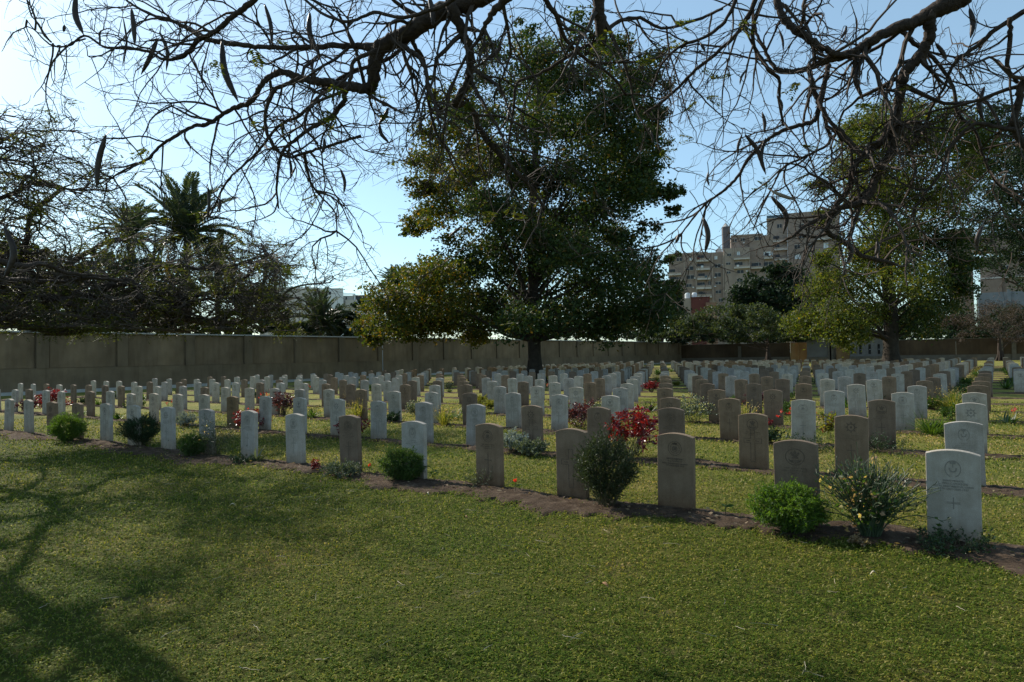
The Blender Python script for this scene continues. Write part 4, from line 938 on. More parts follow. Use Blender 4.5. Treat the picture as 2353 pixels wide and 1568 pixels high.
# ------------------------------------------------------------------ flame trees
def traced(pl, F0, F1, n=5, jit=.0):
    a = np.array(pl, float); q = catmull(a, n)
    Fs = np.linspace(F0, F1, len(q)); out = np.array([P(x, y, f) for (x, y, w), f in zip(q, Fs)])
    return out, q[:, 2]*Fs/FOC/2*1.34
def bump_path(p, r, a=.12):
    k = rng.normal(0, 1, p.shape)*np.minimum(r, .03)[:, None]*a*1.5
    p = p.copy(); p[1:-1] += k[1:-1]; rr_ = r*(1+rng.normal(0, .05, len(r))); return p, rr_
LIM = [
 ([(1190,-60,34),(1100,-5,34),(1040,15,32),(985,45,30),(940,75,28),(895,98,27),(868,112,26)],5.6,5.9),
 ([(868,112,25),(860,150,23),(858,185,22),(850,203,20),(828,203,18),(800,198,16),(760,192,14),(720,186,13),(690,178,12),(660,168,11),(640,166,11),(615,180,10),(598,200,9),(585,222,9),(568,240,9),(540,247,8),(510,265,7),(480,285,7),(440,292,6),(400,315,6),(370,335,5),(340,365,5),(310,380,4),(270,400,3),(240,425,2)],5.9,6.9),
 ([(870,112,20),(830,106,12),(780,106,10),(700,109,9),(620,109,8),(570,106,8),(520,98,9),(470,90,8),(440,70,8),(400,50,6),(350,35,5),(300,8,4),(270,-20,3)],5.9,6.6),
 ([(600,-15,10),(560,20,10),(530,42,9),(500,70,9),(460,90,8),(430,122,8),(400,136,6),(370,135,5),(340,118,5),(290,112,5),(240,108,4),(195,82,4),(160,105,3),(120,105,3),(85,75,2),(60,45,1.5)],5.4,6.2),
 ([(1035,10,20),(1058,60,17),(1073,100,16),(1083,140,15),(1078,180,14),(1060,215,14),(1046,242,12),(1070,240,10),(1090,260,10),(1100,290,9),(1120,325,8),(1150,360,8),(1180,390,7),(1220,430,6),(1250,480,5)],5.6,6.4),
 ([(945,70,10),(950,100,8),(970,130,7),(980,170,7),(985,230,6),(1000,300,5),(1030,350,4),(1050,400,3)],5.8,6.2),
 ([(690,180,8),(655,195,7),(630,210,7),(612,250,6),(612,300,6),(632,340,6),(665,362,5),(700,352,5),(740,340,5),(790,325,5),(830,312,5)],6.0,6.2),
 ([(795,200,10),(790,230,9),(762,268,8),(720,292,7),(680,320,6),(652,345,6),(640,380,5),(636,430,4),(640,480,3)],6.1,6.4),
 ([(900,92,10),(935,112,9),(965,135,8),(980,165,7),(985,200,6),(1000,240,6),(1010,290,5)],5.8,5.4),
 ([(700,355,6),(705,390,5),(720,430,4),(745,460,3),(770,490,3),(775,545,2)],6.2,6.5),
 ([(1190,-30,16),(1150,10,15),(1120,50,9),(1100,90,7),(1060,150,5),(1030,230,5),(1020,300,4)],5.2,5.6),
 ([(1372,-40,20),(1376,10,20),(1380,60,21),(1381,104,17)],5.6,5.8),
 ([(1378,90,6),(1340,110,6),(1290,140,6),(1240,170,5),(1190,190,5),(1180,250,4),(1170,320,4),(1160,400,3)],5.8,6.1),
 ([(1386,80,7),(1420,50,7),(1470,42,6),(1520,65,5),(1590,50,5),(1660,20,5)],5.8,6.2),
 ([(2240,-35,32),(2200,0,32),(2150,24,28),(2110,48,22),(2060,64,19),(2010,88,17),(1970,116,16),(1935,130,14),(1890,143,12),(1850,160,10),(1800,163,8),(1775,150,7),(1755,110,6),(1735,70,5),(1728,20,5)],5.6,6.3),
 ([(2130,35,22),(2136,60,20),(2133,92,19),(2110,130,18),(2082,165,18),(2072,200,17),(2064,240,15),(2050,282,14),(2030,320,13),(1992,350,12),(1962,385,11),(1952,430,10),(1925,468,10),(1908,500,10),(1904,535,9),(1950,562,9),(1985,590,8),(2040,602,6),(2062,608,4)],5.7,6.6),
 ([(2064,245,16),(2056,300,15),(2046,350,14),(2020,395,14),(1998,445,14),(1975,468,13),(1930,478,9),(1890,500,8),(1850,520,6),(1820,545,5)],6.1,6.0),
 ([(1784,-30,14),(1788,15,13),(1805,48,13),(1842,80,13),(1880,105,12),(1915,122,11),(1950,128,8)],6.0,5.9),
 ([(1856,158,9),(1870,205,9),(1882,245,9),(1868,280,8),(1830,290,7),(1790,305,7),(1760,325,6),(1722,362,6),(1692,410,5),(1662,440,5),(1620,470,4),(1575,525,3),(1558,550,2)],6.2,6.6),
 ([(1905,150,9),(1892,200,8),(1885,240,8),(1905,275,7),(1940,310,7),(1975,350,6),(2000,365,5)],6.2,5.9),
 ([(1885,240,6),(1900,290,6),(1905,330,5),(1850,360,4),(1800,385,4),(1780,420,3),(1750,480,3),(1730,530,2)],6.3,6.6),
 ([(2400,160,14),(2353,188,14),(2342,230,13),(2330,280,13),(2338,310,12),(2365,350,11)],5.4,5.6),
 ([(2335,300,8),(2285,290,7),(2245,285,6),(2205,312,6),(2176,350,6),(2160,400,5),(2130,440,4),(2100,480,4)],5.5,5.9),
 ([(2320,40,8),(2322,90,8),(2315,150,7),(2338,190,6)],5.3,5.5),
 ([(2400,0,10),(2300,60,8),(2240,110,7),(2190,150,6),(2170,200,5),(2140,250,5),(2120,310,4)],5.4,6.0),
 ([(2060,60,9),(2100,100,8),(2150,140,7),(2190,200,6),(2200,260,6),(2240,300,5),(2260,360,5),(2290,420,4),(2353,470,4)],6.0,6.3),
 ([(1745,-20,9),(1725,25,8),(1700,70,7),(1650,120,6),(1600,160,6),(1560,200,5),(1520,235,5),(1480,262,4)],5.8,6.5),
 ([(1760,-15,8),(1730,60,7),(1735,110,7),(1765,158,7),(1790,185,6),(1790,230,5),(1800,290,4)],5.8,6.3),
 ([(1700,-20,7),(1665,50,6),(1620,85,6),(1560,110,5),(1520,150,4),(1500,200,4)],5.9,6.3),
 ([(1900,290,6),(1950,330,5),(1960,400,5),(1975,460,5),(1940,520,4)],6.3,6.0),
 ([(1905,535,6),(1870,545,5),(1830,540,5),(1800,555,4)],6.4,6.6),
 ([(1240,-20,9),(1280,40,8),(1300,90,7),(1350,140,6),(1400,170,5),(1440,220,4)],5.3,6.0),
 ([(1080,-20,8),(1000,20,7),(930,40,6),(860,30,6),(800,50,5),(740,30,5),(690,-10,4)],5.2,5.8),
 ([(980,45,8),(900,130,7),(800,170,7),(740,215,6),(690,265,6),(640,290,5),(600,340,5),(560,380,4),(520,420,4),(480,500,3)],6.0,6.8),
 ([(868,115,8),(815,140,7),(806,180,7),(790,210,6),(720,240,5),(700,290,5),(730,330,4)],5.7,5.5),
]
tb = CW(4.2, -3.2, 0)
ft_ = thing('flame_tree', 'leafless overhanging flame tree whose dark pod-hung limbs fill the top of the view', 'tree', tuple(tb))
def put(name, p, r, m, par, base, sides=10):
    b = MB(); tubes(b, p-base, r, sides, True); return link(name, b.mesh(name, m, True), par)
def connect(pts_r):
    q = catmull(np.array(pts_r, float), 8); return q[:, :3], q[:, 3]
s0, r0 = traced(LIM[0][0][:2], 5.6, 5.65)
s1, r1 = traced(LIM[14][0][:2], 5.6, 5.65)
put('trunk', *connect([(*(tb+[0, 0, -.2]), .48), (*(tb+[0, 0, .3]), .38), (*(tb+FWD*.2+[0, 0, 1.4]), .33), (*(tb+FWD*.5+[0, 0, 2.4]), .30)]), BARK, ft_, tb, 14)
fk = tb+FWD*.5+np.array([0, 0, 2.4])
put('limb', *connect([(*fk, .26), (*(fk+CW(-1.2, 2.4, 1.6)), .20), (*(CW(.9, 3.2, 4.75)), .14), (*s0[0], r0[0])]), BARK, ft_, tb)
put('limb', *connect([(*fk, .24), (*(fk+CW(.6, 2.2, 1.5)), .19), (*(CW(4.6, 3.4, 4.8)), .13), (*s1[0], r1[0])]), BARK, ft_, tb)
tw = MB(); fe = MB(); allp = []; 
def twigset(src, n1, tw, fe, base, Ls=(.75, .42, .2), feather=.009, sides=(4, 3, 3), n2=4, n3=4, grav=(-.05, -.04, 0), rmin=(.0085, .0050, .0030), kink=.19, flat=1., zmin=None):
    def cl(q):
        if zmin is not None: q[..., 2] = np.where(q[..., 2] < zmin, zmin+(q[..., 2]-zmin)*.12, q[..., 2])
        return q
    P1, R1, D1 = [], [], []
    for p, r in src:
        L = np.linalg.norm(np.diff(p, axis=0), axis=1).sum(); n = max(2, int(L*n1))
        q = resample(np.c_[p, r], 12); a, d, rr_ = spawn(q[None, :, :3], q[None, :, 3], n, .08, 1., .95, .55)
        P1.append(a); D1.append(d); R1.append(np.clip(rr_, rmin[0], rmin[0]*2.4))
    a, d, r = np.concatenate(P1), np.concatenate(D1), np.concatenate(R1); d[:, 2] *= flat
    l1 = rng.uniform(.5, 1.5, len(a))*Ls[0]
    q1, s1_ = grow(a, d, l1, r, 11, kink, grav[0]); q1 = cl(q1); tubes(tw, q1-base, s1_, sides[0])
    a, d, r = spawn(q1, s1_, n2, .15, 1., .85, .7); d[:, 2] *= flat; q2, s2_ = grow(a, d, rng.uniform(.5, 1.5, len(a))*Ls[1], np.clip(r, rmin[1], 1), 8, kink*1.05, grav[1]); q2 = cl(q2); tubes(tw, q2-base, s2_, sides[1])
    a, d, r = spawn(q2, s2_, n3, .2, 1., .8, .75); d[:, 2] *= flat; q3, s3_ = grow(a, d, rng.uniform(.4, 1.5, len(a))*Ls[2], np.clip(r, rmin[2], 1), 6, kink*1.1, grav[2], .4); q3 = cl(q3); tubes(tw, q3-base, s3_, sides[2])
    if feather > 0:
        k = rng.random(len(q3)) < feather
        e = q3[k][:, -1]; m = 8; dd = rng.normal(size=(len(e), 3)); dd[:, 2] = dd[:, 2]*.3-.25; dd = nrm(dd)
        for j in range(3):
            ax = nrm(dd+rng.normal(0, .45, dd.shape)); u = np.linspace(.1, 1, m)[None, :, None]*Ls[2]*.8
            c = (e[:, None]+ax[:, None]*u).reshape(-1, 3); c[:, 2] -= 0.0
            sd_ = nrm(np.cross(ax, [0, 0, 1.]))
            for sg in (-1, 1):
                dr = np.repeat(nrm(sd_*sg+ax*.5), m, 0); cc = c+dr*.025*Ls[2]/.2
                leaves(fe, cc-base, .05*(Ls[2]/.2)**.3, .35, .6, dr)
    return q1, q2, q3
src = []
for pl, a, b in LIM:
    p, r = traced(pl, a, b, 6); p, r = bump_path(p, r); put('limb' if r[0] > .03 else 'branch', p, r, BARK, ft_, tb, 10 if r[0] > .03 else 7); src.append((p, r))
q1, q2, q3 = twigset(src, 6.2, tw, fe, tb, n3=4, rmin=(.0095, .0048, .0025), Ls=(.85, .40, .17))
tag(link('twigs', tw.mesh('twigs', TWIG), ft_), kind='stuff')
tag(link('leaflets', fe.mesh('leaflets', FEATHER), ft_), 'sparse feathery yellow-green leaflets', kind='stuff')
HANG = {ft_.name: np.concatenate([q1.reshape(-1, 3), q2.reshape(-1, 3)]+[p for p, r in src])}
def pod(x, y, x2, y2, w, F, bend=0., m=POD, par=ft_, base=tb):
    a = P(x, y, F); b = P(x2, y2, F); L = np.linalg.norm(b-a); mid = (a+b)/2+RIGHT*bend*L+FWD*rng.normal(0, .04)*L
    q = resample(catmull([a, mid, b]), 14); u = np.linspace(0, 1, 14)
    r = w*.82*F/FOC/2*np.clip(np.sin(np.pi*np.clip(u*1.02+.02, 0, 1))**.45, .12, 1); r *= 1+.06*np.sin(u*40)
    mb = MB(); T = q[-1]-q[0]
    tubes(mb, q-base, r, 8, True)
    cand = HANG.get(par.name)
    if cand is not None:
        d_ = np.linalg.norm((cand-q[0])*np.array([1, 1, .8]), axis=1); e = cand[np.argmin(d_)]
        if np.linalg.norm(e-q[0]) < 1.2:
            stalk = catmull([e, (e+q[0])/2+np.array([0, 0, .03]), q[0]-(q[0]-q[1])*.2], 4); tubes(mb, stalk-base, np.full(len(stalk), .0035*F/6), 4)
    link('seed_pod', mb.mesh('seed_pod', m, True), par)
for a in [(243,310,222,435,17,-.06),(250,205,247,205,1,0)][:1]: pod(*a[:5], 6.0, a[5])
for x, y, x2, y2, w, bd, F in [(175,-15,192,80,17,-.14,5.8),(302,20,310,105,14,.02,5.8),(283,40,281,152,6,.05,5.9),(148,58,146,74,9,0,5.9),(362,90,324,172,14,.05,6),(368,75,382,164,10,.1,6),(510,95,548,236,19,-.08,5.9),(608,10,625,106,12,.06,5.8),
    (712,30,735,130,16,-.1,5.8),(985,-10,995,62,16,.05,5.5),(1153,108,1110,142,14,.08,5.8),(875,128,885,185,7,.08,6),(948,160,955,232,7,.12,5.9),(892,248,870,285,12,.1,6),(872,285,895,330,11,-.15,6),(745,318,738,356,10,.1,6.1),(665,362,668,412,8,.04,6.1),
    (782,388,790,446,9,.1,6.1),(505,455,504,488,8,.03,6.3),(478,430,476,505,9,.05,6.3),(10,522,8,642,18,.16,5.6),(1060,520,1030,545,8,.05,6.2),(1172,240,1166,280,11,.04,5.9),(1785,220,1798,255,9,.1,6.1),(1715,160,1700,195,7,-.1,6),(2228,20,2230,88,15,.1,5.6),(2150,100,2175,140,12,.12,5.8),
    (2003,105,1985,235,15,-.22,5.9),(1945,60,1930,90,9,.12,5.9),(1610,100,1620,118,9,0,5.9),(1790,68,1800,118,7,.05,5.9),(2262,200,2260,280,14,-.12,5.7),(1705,310,1695,358,8,-.08,6.2),(1712,310,1748,376,12,.12,6.2),(1758,320,1760,402,12,-.12,6.2),(1752,260,1756,305,10,.08,6.1),
    (1628,395,1630,428,7,-.1,6.2),(1616,500,1620,582,15,.1,6.1),(1560,538,1552,560,10,.05,6.2),(1772,452,1800,538,14,.22,6.2),(2015,555,2010,590,11,.1,6.2),(1930,545,1945,605,14,.3,6.3),(2258,520,2245,575,13,-.14,5.9),(2235,270,2200,300,8,.1,5.8),(1495,300,1500,330,7,.05,6)]:
    pod(x, y, x2, y2, w, F, bd)
pod(1773, 440, 1828, 460, 11, 6.0, -.02, POD_PALE); pod(1960, 585, 1935, 612, 8, 6.3, .2, POD_PALE)

# flat-topped flame tree on the left
lbase = CW(-16.2, 15.5, 0)
fl = thing('flame_tree', 'low wide flat-topped flame tree reaching in from the left edge before the wall', 'tree', tuple(lbase))
TW2 = plain('twig_far', (.045, .034, .027), (.10, .077, .06), 6, .8, 0)
top = lbase+np.array([0, 0, 2.6])
put('trunk', *connect([(*(lbase+[0, 0, -.2]), .50), (*(lbase+[0, 0, .4]), .38), (*(lbase+CW(.2, .3, 1.6)), .34), (*top, .30)]), BARK, fl, lbase, 14)
LL = [([(-60,640,22),(40,660,18),(140,690,15),(200,720,12),(230,735,8)],16,15.5),
 ([(-80,600,26),(20,640,22),(120,655,20),(190,680,18),(250,660,16),(300,650,16),(330,690,14),(380,718,13),(440,735,12),(490,738,11),(530,722,9),(570,690,8),(600,660,7),(610,630,6),(612,590,5),(600,560,4)],16,19),
 ([(250,660,10),(200,650,9),(170,630,9),(100,640,8),(40,600,8),(0,560,8)],17,16),
 ([(490,738,7),(540,745,6),(600,720,6),(640,700,5),(660,670,4),(700,655,3),(760,650,2)],18,19.5),
 ([(300,650,8),(340,620,8),(400,610,7),(470,620,6),(540,610,5),(600,590,4),(630,600,3)],18,19),
 ([(120,655,10),(160,610,9),(200,580,8),(240,560,7),(270,550,6),(300,560,4)],17,17.5),
 ([(20,640,10),(60,560,9),(70,500,8),(110,460,7),(140,430,6),(60,420,4)],16,15),
 ([(-40,470,8),(40,440,7),(60,405,6),(100,425,5),(150,435,4),(240,437,3)],13.5,14),
 ([(100,690,8),(170,700,8),(250,705,7),(330,745,6),(400,735,5)],17,18),([(200,680,8),(280,690,7),(380,680,7),(460,690,6),(540,660,5)],18,17),
 ([(-60,380,5),(0,330,4),(30,310,3),(80,300,2)],12,12.5),([(-60,300,6),(-10,360,5),(50,372,4),(100,400,3)],12.5,13),
 ([(380,718,6),(420,690,6),(500,670,5),(560,640,5),(600,600,4)],18,17),([(330,690,7),(300,730,6),(250,745,5),(180,765,5),(100,770,4)],17,15.5),
 ([(-50,700,9),(60,750,8),(150,765,6),(200,740,5)],15,15)]
src = []
for pl, a, b in LL:
    p, r = traced(pl, a, b, 5); p, r = bump_path(p, r); put('limb', p, r, BARK, fl, lbase, 8); src.append((p, r))
srcn = []
for pl in ((0, 0, 0), ):
    for (X, F_, z, r) in ((-8.6, 9.4, 4.9, .13), (-10.2, 10.6, 5.2, .13), (-8.0, 8.2, 5.3, .12), (-10.5, 6.8, 4.8, .12), (-12.2, 8.6, 5.6, .11), (-9.6, 12.0, 5.0, .10), (-19, 8, 5, .12), (-22, 14, 5, .12), (-20, 20, 5, .12)):
        e = CW(X, F_, z); m = (top+e)/2+np.array([0, 0, .5])+rng.normal(0, .5, 3)
        p, r_ = connect([(*top, r*1.5), (*(top*.7+m*.3+[0, 0, .3]), r*1.2), (*m, r), (*((m+e)/2+rng.normal(0, .3, 3)), r*.6), (*e, .02)])
        p, r_ = bump_path(p, r_, .3); put('limb', p, r_, BARK, fl, lbase, 8); srcn.append((p, r_))
        a, d, rr_ = spawn(p[None], r_[None], 5, .3, .95, .7, .55); qa, ra = grow(a, d, rng.uniform(1.5, 3, 5), np.clip(rr_, .03, .08), 10, .22, .02)
        for u in range(5): put('branch', qa[u], ra[u], BARK, fl, lbase, 6); srcn.append((qa[u], ra[u]))
# high limbs whose shadows cross the front lawn; they leave the trunk above and left of the view
shift = 1/math.tan(SUN_EL)*np.array([math.sin(SUN_A), math.cos(SUN_A)])
for cv, h_, w0 in (([(-60,1175),(0,1153),(34,1136),(67,1112),(104,1092),(101,1081),(60,1075),(20,1074)], 3.3, .075), ([(-60,1168),(0,1155),(84,1144),(151,1139),(202,1129),(235,1113),(269,1096),(319,1087),(403,1084),(470,1092),(571,1096)], 3.3, .085),
               ([(-60,1200),(0,1190),(84,1180),(168,1163),(235,1149),(302,1133),(353,1116),(413,1102),(520,1085)], 3.4, .085), ([(0,1262),(67,1240),(101,1213),(134,1190),(168,1163)], 3.4, .06), ([(-60,1060),(0,1049),(50,1042),(100,1045),(150,1032),(200,1035)], 3.2, .05),
               ([(-80,1380),(0,1334),(35,1299),(81,1263),(88,1225),(140,1193),(200,1170)], 5.2, .085), ([(470,1640),(387,1568),(299,1485),(246,1457),(120,1420),(0,1390)], 5.2, .10), ([(-100,1560),(60,1500),(160,1440),(260,1380),(420,1340)], 5.4, .09),
               ([(-100,1460),(40,1440),(200,1400),(330,1330),(420,1290),(560,1260)], 5.4, .08), ([(100,1620),(180,1540),(300,1440),(420,1400)], 5.4, .08)):
    q = []
    for (x, y) in cv:
        g = G(x, y); q.append(g-RIGHT*shift[0]*h_+FWD*shift[1]*h_+UPW*(h_+rng.normal(0, .06)))
    q = catmull(np.array(q), 5); p, r_ = bump_path(q, np.linspace(w0, w0*.3, len(q)), .2)
    put('limb', p, r_, BARK, fl, lbase, 8); srcn.append((p, r_)); srcn.append((p[len(p)//2:], r_[len(p)//2:]))
    m_ = (top+p[0])/2+np.array([0, 0, .25]); put('limb', *connect([(*top, .2), (*m_, .15), (*p[0], w0)]), BARK, fl, lbase, 8)
put('limb', *connect([(*top, .26), (*(top+CW(.8, .3, .8)), .22), (*P(-80, 600, 16), 26*16/FOC/2)]), BARK, fl, lbase)
tw = MB(); fe = MB()
twigset(srcn, 1.1, tw, fe, lbase, Ls=(.9, .55, .3), feather=.03, n2=4, n3=3, grav=(-.01, -.01, 0), rmin=(.012, .007, .005), kink=.2, flat=.6, sides=(4, 3, 3))
twigset(src, 7.0, tw, fe, lbase, Ls=(.9, .65, .40), feather=.24, n2=5, n3=3, grav=(.005, .0, 0), rmin=(.018, .012, .0085), kink=.20, zmin=2.45, flat=.4, sides=(4, 3, 3))
tag(link('twigs', tw.mesh('twigs', TW2), fl), kind='stuff')
tag(link('leaflets', fe.mesh('leaflets', FEATHER), fl), 'flat layers of feathery olive leaflets', kind='stuff')
for x, y, x2, y2, w, F in [(603,700,600,735,6,19),(572,665,570,690,5,19),(82,455,70,480,6,16),(205,500,207,525,4,16),(395,690,393,715,4,18),(240,620,243,650,5,17),(150,560,146,590,5,16)]: pod(x, y, x2, y2, w, F, .05, POD, fl, lbase)
#@@PART3
# ------------------------------------------------------------------ planting between the stones
def part(name, mb, m, par, smooth=False, kind='stuff'):
    if mb.n == 0: return
    o = link(name, mb.mesh(name, m, smooth), par)
    if name in ('foliage', 'blossom', 'stems', 'red_leaves'): o['kind'] = 'stuff'
    return o
def stems_up(n, Rr, H, spread, K=7, kink=.12, r=.004, grav=0):
    a = rng.uniform(0, 2*np.pi, n); q = np.sqrt(rng.random(n))
    p = np.c_[np.cos(a)*q*Rr*.3, np.sin(a)*q*Rr*.3, np.zeros(n)-.01]
    d = np.c_[np.cos(a)*q*spread, np.sin(a)*q*spread, np.ones(n)]
    L = H*rng.uniform(.7, 1.1, n)/np.clip(nrm(d)[:, 2], .35, 1)**.6
    return grow(p, d, L, np.full(n, r), K, kink, grav)
def along(pts, n, lo=.3):
    N_, K, _ = pts.shape; f = rng.uniform(lo, .999, (N_, n))*(K-1.001); i = f.astype(int); w = (f-i)[..., None]; ar = np.arange(N_)[:, None]
    a, b = pts[ar, i], pts[ar, i+1]; return (a*(1-w)+b*w).reshape(-1, 3), nrm(b-a).reshape(-1, 3)
def build_plant(kind, Rr, H, o):
    st, fo, fl_ = MB(), MB(), MB()
    if kind in ('rosemary', 'darkrose', 'fern', 'ferndark', 'fernpale'):
        fern = kind.startswith('fern')
        p, r = stems_up(46, Rr, H*.75, Rr/H*1.35, 8, .10, .005, .05); tubes(st, p, r, 4)
        n = int(np.clip(12000*Rr*H, 260, 1700)); dr = nrm(rng.normal(size=(n, 3)))*rng.uniform(.45, 1.0, (n, 1))**.5
        dr[:, 2] = np.where(dr[:, 2] < 0, dr[:, 2]*.9, dr[:, 2]); lob = .90+.26*np.sin(dr[:, 0]*4+rng.uniform(0, 6))*np.sin(dr[:, 1]*4+rng.uniform(0, 6))+.15*np.cos(dr[:, 2]*7+dr[:, 0]*6)+np.abs(rng.normal(0, .15, n))
        c0 = dr*np.array([Rr*.86, Rr*.86, H*.43])*lob[:, None]+[0, 0, H*.50]
        c0[:, :2] *= np.clip(.45+c0[:, 2:3]/H*1.25, .3, 1)
        d0 = nrm(dr*np.array([1, 1, .6])+[0, 0, (.15 if fern else .75)]+rng.normal(0, .25, (n, 3)))
        q, s_ = grow(c0, d0, np.full(n, .17*H if not fern else .20*H)*rng.uniform(.6, 1.2, n), np.full(n, .0018), 5, .12, -.12 if fern else .10); tubes(st, q, s_, 3)
        c, t = along(q, 13, .0); k = nrm(t*(.5 if fern else .9)+rng.normal(0, .6, t.shape)); leaves(fo, c+k*.010, .032, .26, 0, k)
        if fern and Rr > .2:
            for q_ in range(7):
                c1 = rng.normal(0, .3, 3)*[Rr, Rr, 0]+[Rr*.3, 0, H*.8]; qq, s2_ = grow(c1[None]+rng.normal(0, .02, (14, 3)), rng.normal(0, .35, (14, 3))+[0, 0, 1], np.full(14, H*rng.uniform(.2, .42)), np.full(14, .0018), 6, .14, -.03); tubes(st, qq, s2_, 3)
                c, t = along(qq, 24, .1); k = nrm(t*.5+rng.normal(0, .6, t.shape)); leaves(fo, c+k*.008, .024, .22, 0, k)
        part('stems', st, GSTEM if fern else STEM, o); part('foliage', fo, {'rosemary': ROSEM, 'darkrose': DGREEN, 'fern': FERN, 'ferndark': GREEN, 'fernpale': FERN}[kind], o)
    elif kind == 'euphorbia':
        p, r = stems_up(190, Rr*1.3, H*.98, Rr/H*.95, 10, .08, .006, .05); tubes(st, p, np.maximum(r*1.2, .0035), 5)
        a, d, rr = spawn(p, r, 2, .4, .95, .5, 1); q, s = grow(a, d, rng.uniform(.1, .22, len(a)), rr, 6, .12, .15); tubes(st, q, np.maximum(s, .0025), 4)
        c, t = along(p, 3, .3); k = (rng.random(len(c)) < .9) & (c[:, 0] < Rr*.5); c = c[k]; leaves(fl_, c+rng.normal(0, .02, c.shape), rng.choice([.016, .024, .05], len(c), p=[.5, .3, .2]), .7, .2)
        cl_ = rng.normal(0, 1, (20, 3))*[Rr*.4, Rr*.4, H*.24]+[-Rr*.45, 0, H*.52]; cc_ = (cl_[:, None]+rng.normal(0, .020, (20, 7, 3))).reshape(-1, 3); leaves(fl_, cc_, .05, .6, .2)
        c, t = along(p, 6, .15); leaves(fo, c+rng.normal(0, .02, c.shape), .045, .5, .2)
        part('stems', st, SUCC, o); part('foliage', fo, GREEN, o); part('blossom', fl_, PALEF, o)
    elif kind in ('red', 'purple', 'redlow', 'darkpurple'):
        p, r = stems_up(44 if kind != 'redlow' else 8, Rr, H*.85, Rr/H*1.15, 7, .12, .005, .05); tubes(st, p, r, 5)
        a, d, rr = spawn(p, r, 4, .45, 1, .7, .7); q, s = grow(a, d, np.full(len(a), Rr*.45), rr, 5, .15, .1); tubes(st, q, s, 3)
        ls = .085 if kind == 'red' else (.035 if kind == 'redlow' else .06)
        c, t = along(q, 9 if kind == 'red' else 11, .35); k = nrm(t*.3+rng.normal(0, 1, t.shape)*[1, 1, .6]+[0, 0, -.25]); leaves(fo, c+k*ls*.5, ls, .42, 0, k)
        part('stems', st, STEM, o); part('foliage', fo, REDL if kind in ('red', 'redlow') else PURP, o)
    elif kind in ('silver', 'greylow', 'greentuft', 'yellowmound', 'darkmound', 'greenmound', 'silverbush'):
        m = {'silver': SILV, 'greylow': GREYG, 'greentuft': GREYG, 'yellowmound': YELG, 'darkmound': DGREEN, 'greenmound': GREEN, 'silverbush': GREYG}[kind]
        p, r = stems_up(60, Rr, H*.8, Rr/H*1.3, 6, .15, .003, .02); tubes(st, p, r, 3)
        a, d, rr = spawn(p, r, 5, .35, 1, .7, .8); q, s = grow(a, d, np.full(len(a), Rr*.28), rr, 4, .15, .1); tubes(st, q, s, 3)
        sz = {'silver': .045, 'silverbush': .035, 'greylow': .03}.get(kind, .038)
        c, t = along(q, 12, .15); k = nrm(t*.7+rng.normal(0, .7, t.shape)+[0, 0, .2]); leaves(fo, c+k*sz*.4, sz, .42, 0, k)
        if kind == 'silverbush': c, t = along(q, 1, .9); leaves(fl_, c+[0, 0, .01], .03, .8, .2)
        part('stems', st, STEM, o); part('foliage', fo, m, o); part('blossom', fl_, WHITEF, o)
    elif kind in ('lily', 'grassy', 'yellowgrass', 'aloe', 'pinkaloe', 'agave'):
        n = {'lily': 46, 'grassy': 150, 'yellowgrass': 120, 'aloe': 26, 'pinkaloe': 34, 'agave': 9}[kind]
        wd = {'lily': .016, 'grassy': .006, 'yellowgrass': .005, 'aloe': .017, 'pinkaloe': .018, 'agave': .02}[kind]
        K = 7; p, r = stems_up(n, Rr, H, Rr/H*1.6, K, .05, wd, -.10 if kind != 'aloe' else -.02)
        u = np.linspace(0, 1, K); wv = wd*np.sin(np.pi*np.clip(u*.8+.22, 0, 1))**.7
        t = nrm(np.gradient(p, axis=1)); s = nrm(np.cross(t, [0, 0, 1.])); s[:] = s[:, 2:3]
        L = p-s*wv[None, :, None]; Rt = p+s*wv[None, :, None]; c = p-np.array([0, 0, 1.])*wv[None, :, None]*.35
        v = np.stack([L, c, Rt], 2); idx = np.arange(n*K*3).reshape(n, K, 3)
        q = np.concatenate([np.stack([idx[:, :-1, j], idx[:, :-1, j+1], idx[:, 1:, j+1], idx[:, 1:, j]], -1).reshape(-1, 4) for j in (0, 1)]); fo.add(v.reshape(-1, 3), q)
        part('foliage', fo, {'lily': GREEN, 'grassy': GREEN, 'yellowgrass': YELG, 'aloe': DGREEN, 'pinkaloe': DGREEN, 'agave': GREYG}[kind], o)
        if kind in ('yellowgrass',): c, t = along(p, 2, .8); leaves(fl_, c, .03, .5, .2); part('blossom', fl_, PALEF, o)
        if kind == 'pinkaloe':
            a = np.array([[0, 0, 0], [.05, .0, H*.6], [.12, 0, H*1.0]]); tubes(st, catmull(a, 4), np.full(9, .004), 5); part('flower_stalk', st, GSTEM, o)
            leaves(fl_, rng.normal(0, .035, (40, 3))+[.13, 0, H], .035, .7, .1); part('blossom', fl_, PINKF, o)
    elif kind in ('lavender', 'drytwig', 'creeper', 'twiggy', 'croton'):
        n = {'lavender': 60, 'drytwig': 16, 'creeper': 90, 'twiggy': 70, 'croton': 14}[kind]
        p, r = stems_up(n, Rr, H, Rr/H*(2.6 if kind == 'creeper' else 1.3), 7, .2 if kind != 'croton' else .08, .0025, 0); tubes(st, p, r, 3)
        a, d, rr = spawn(p, r, 3, .3, 1, .8, .8); q, s = grow(a, d, np.full(len(a), H*.35), rr, 5, .2, .1); tubes(st, q, s, 3)
        m = {'lavender': GREYG, 'drytwig': DRYL, 'creeper': DGREEN, 'twiggy': DGREEN, 'croton': YELG}[kind]
        sz = {'lavender': .014, 'drytwig': .03, 'creeper': .024, 'twiggy': .03, 'croton': .07}[kind]
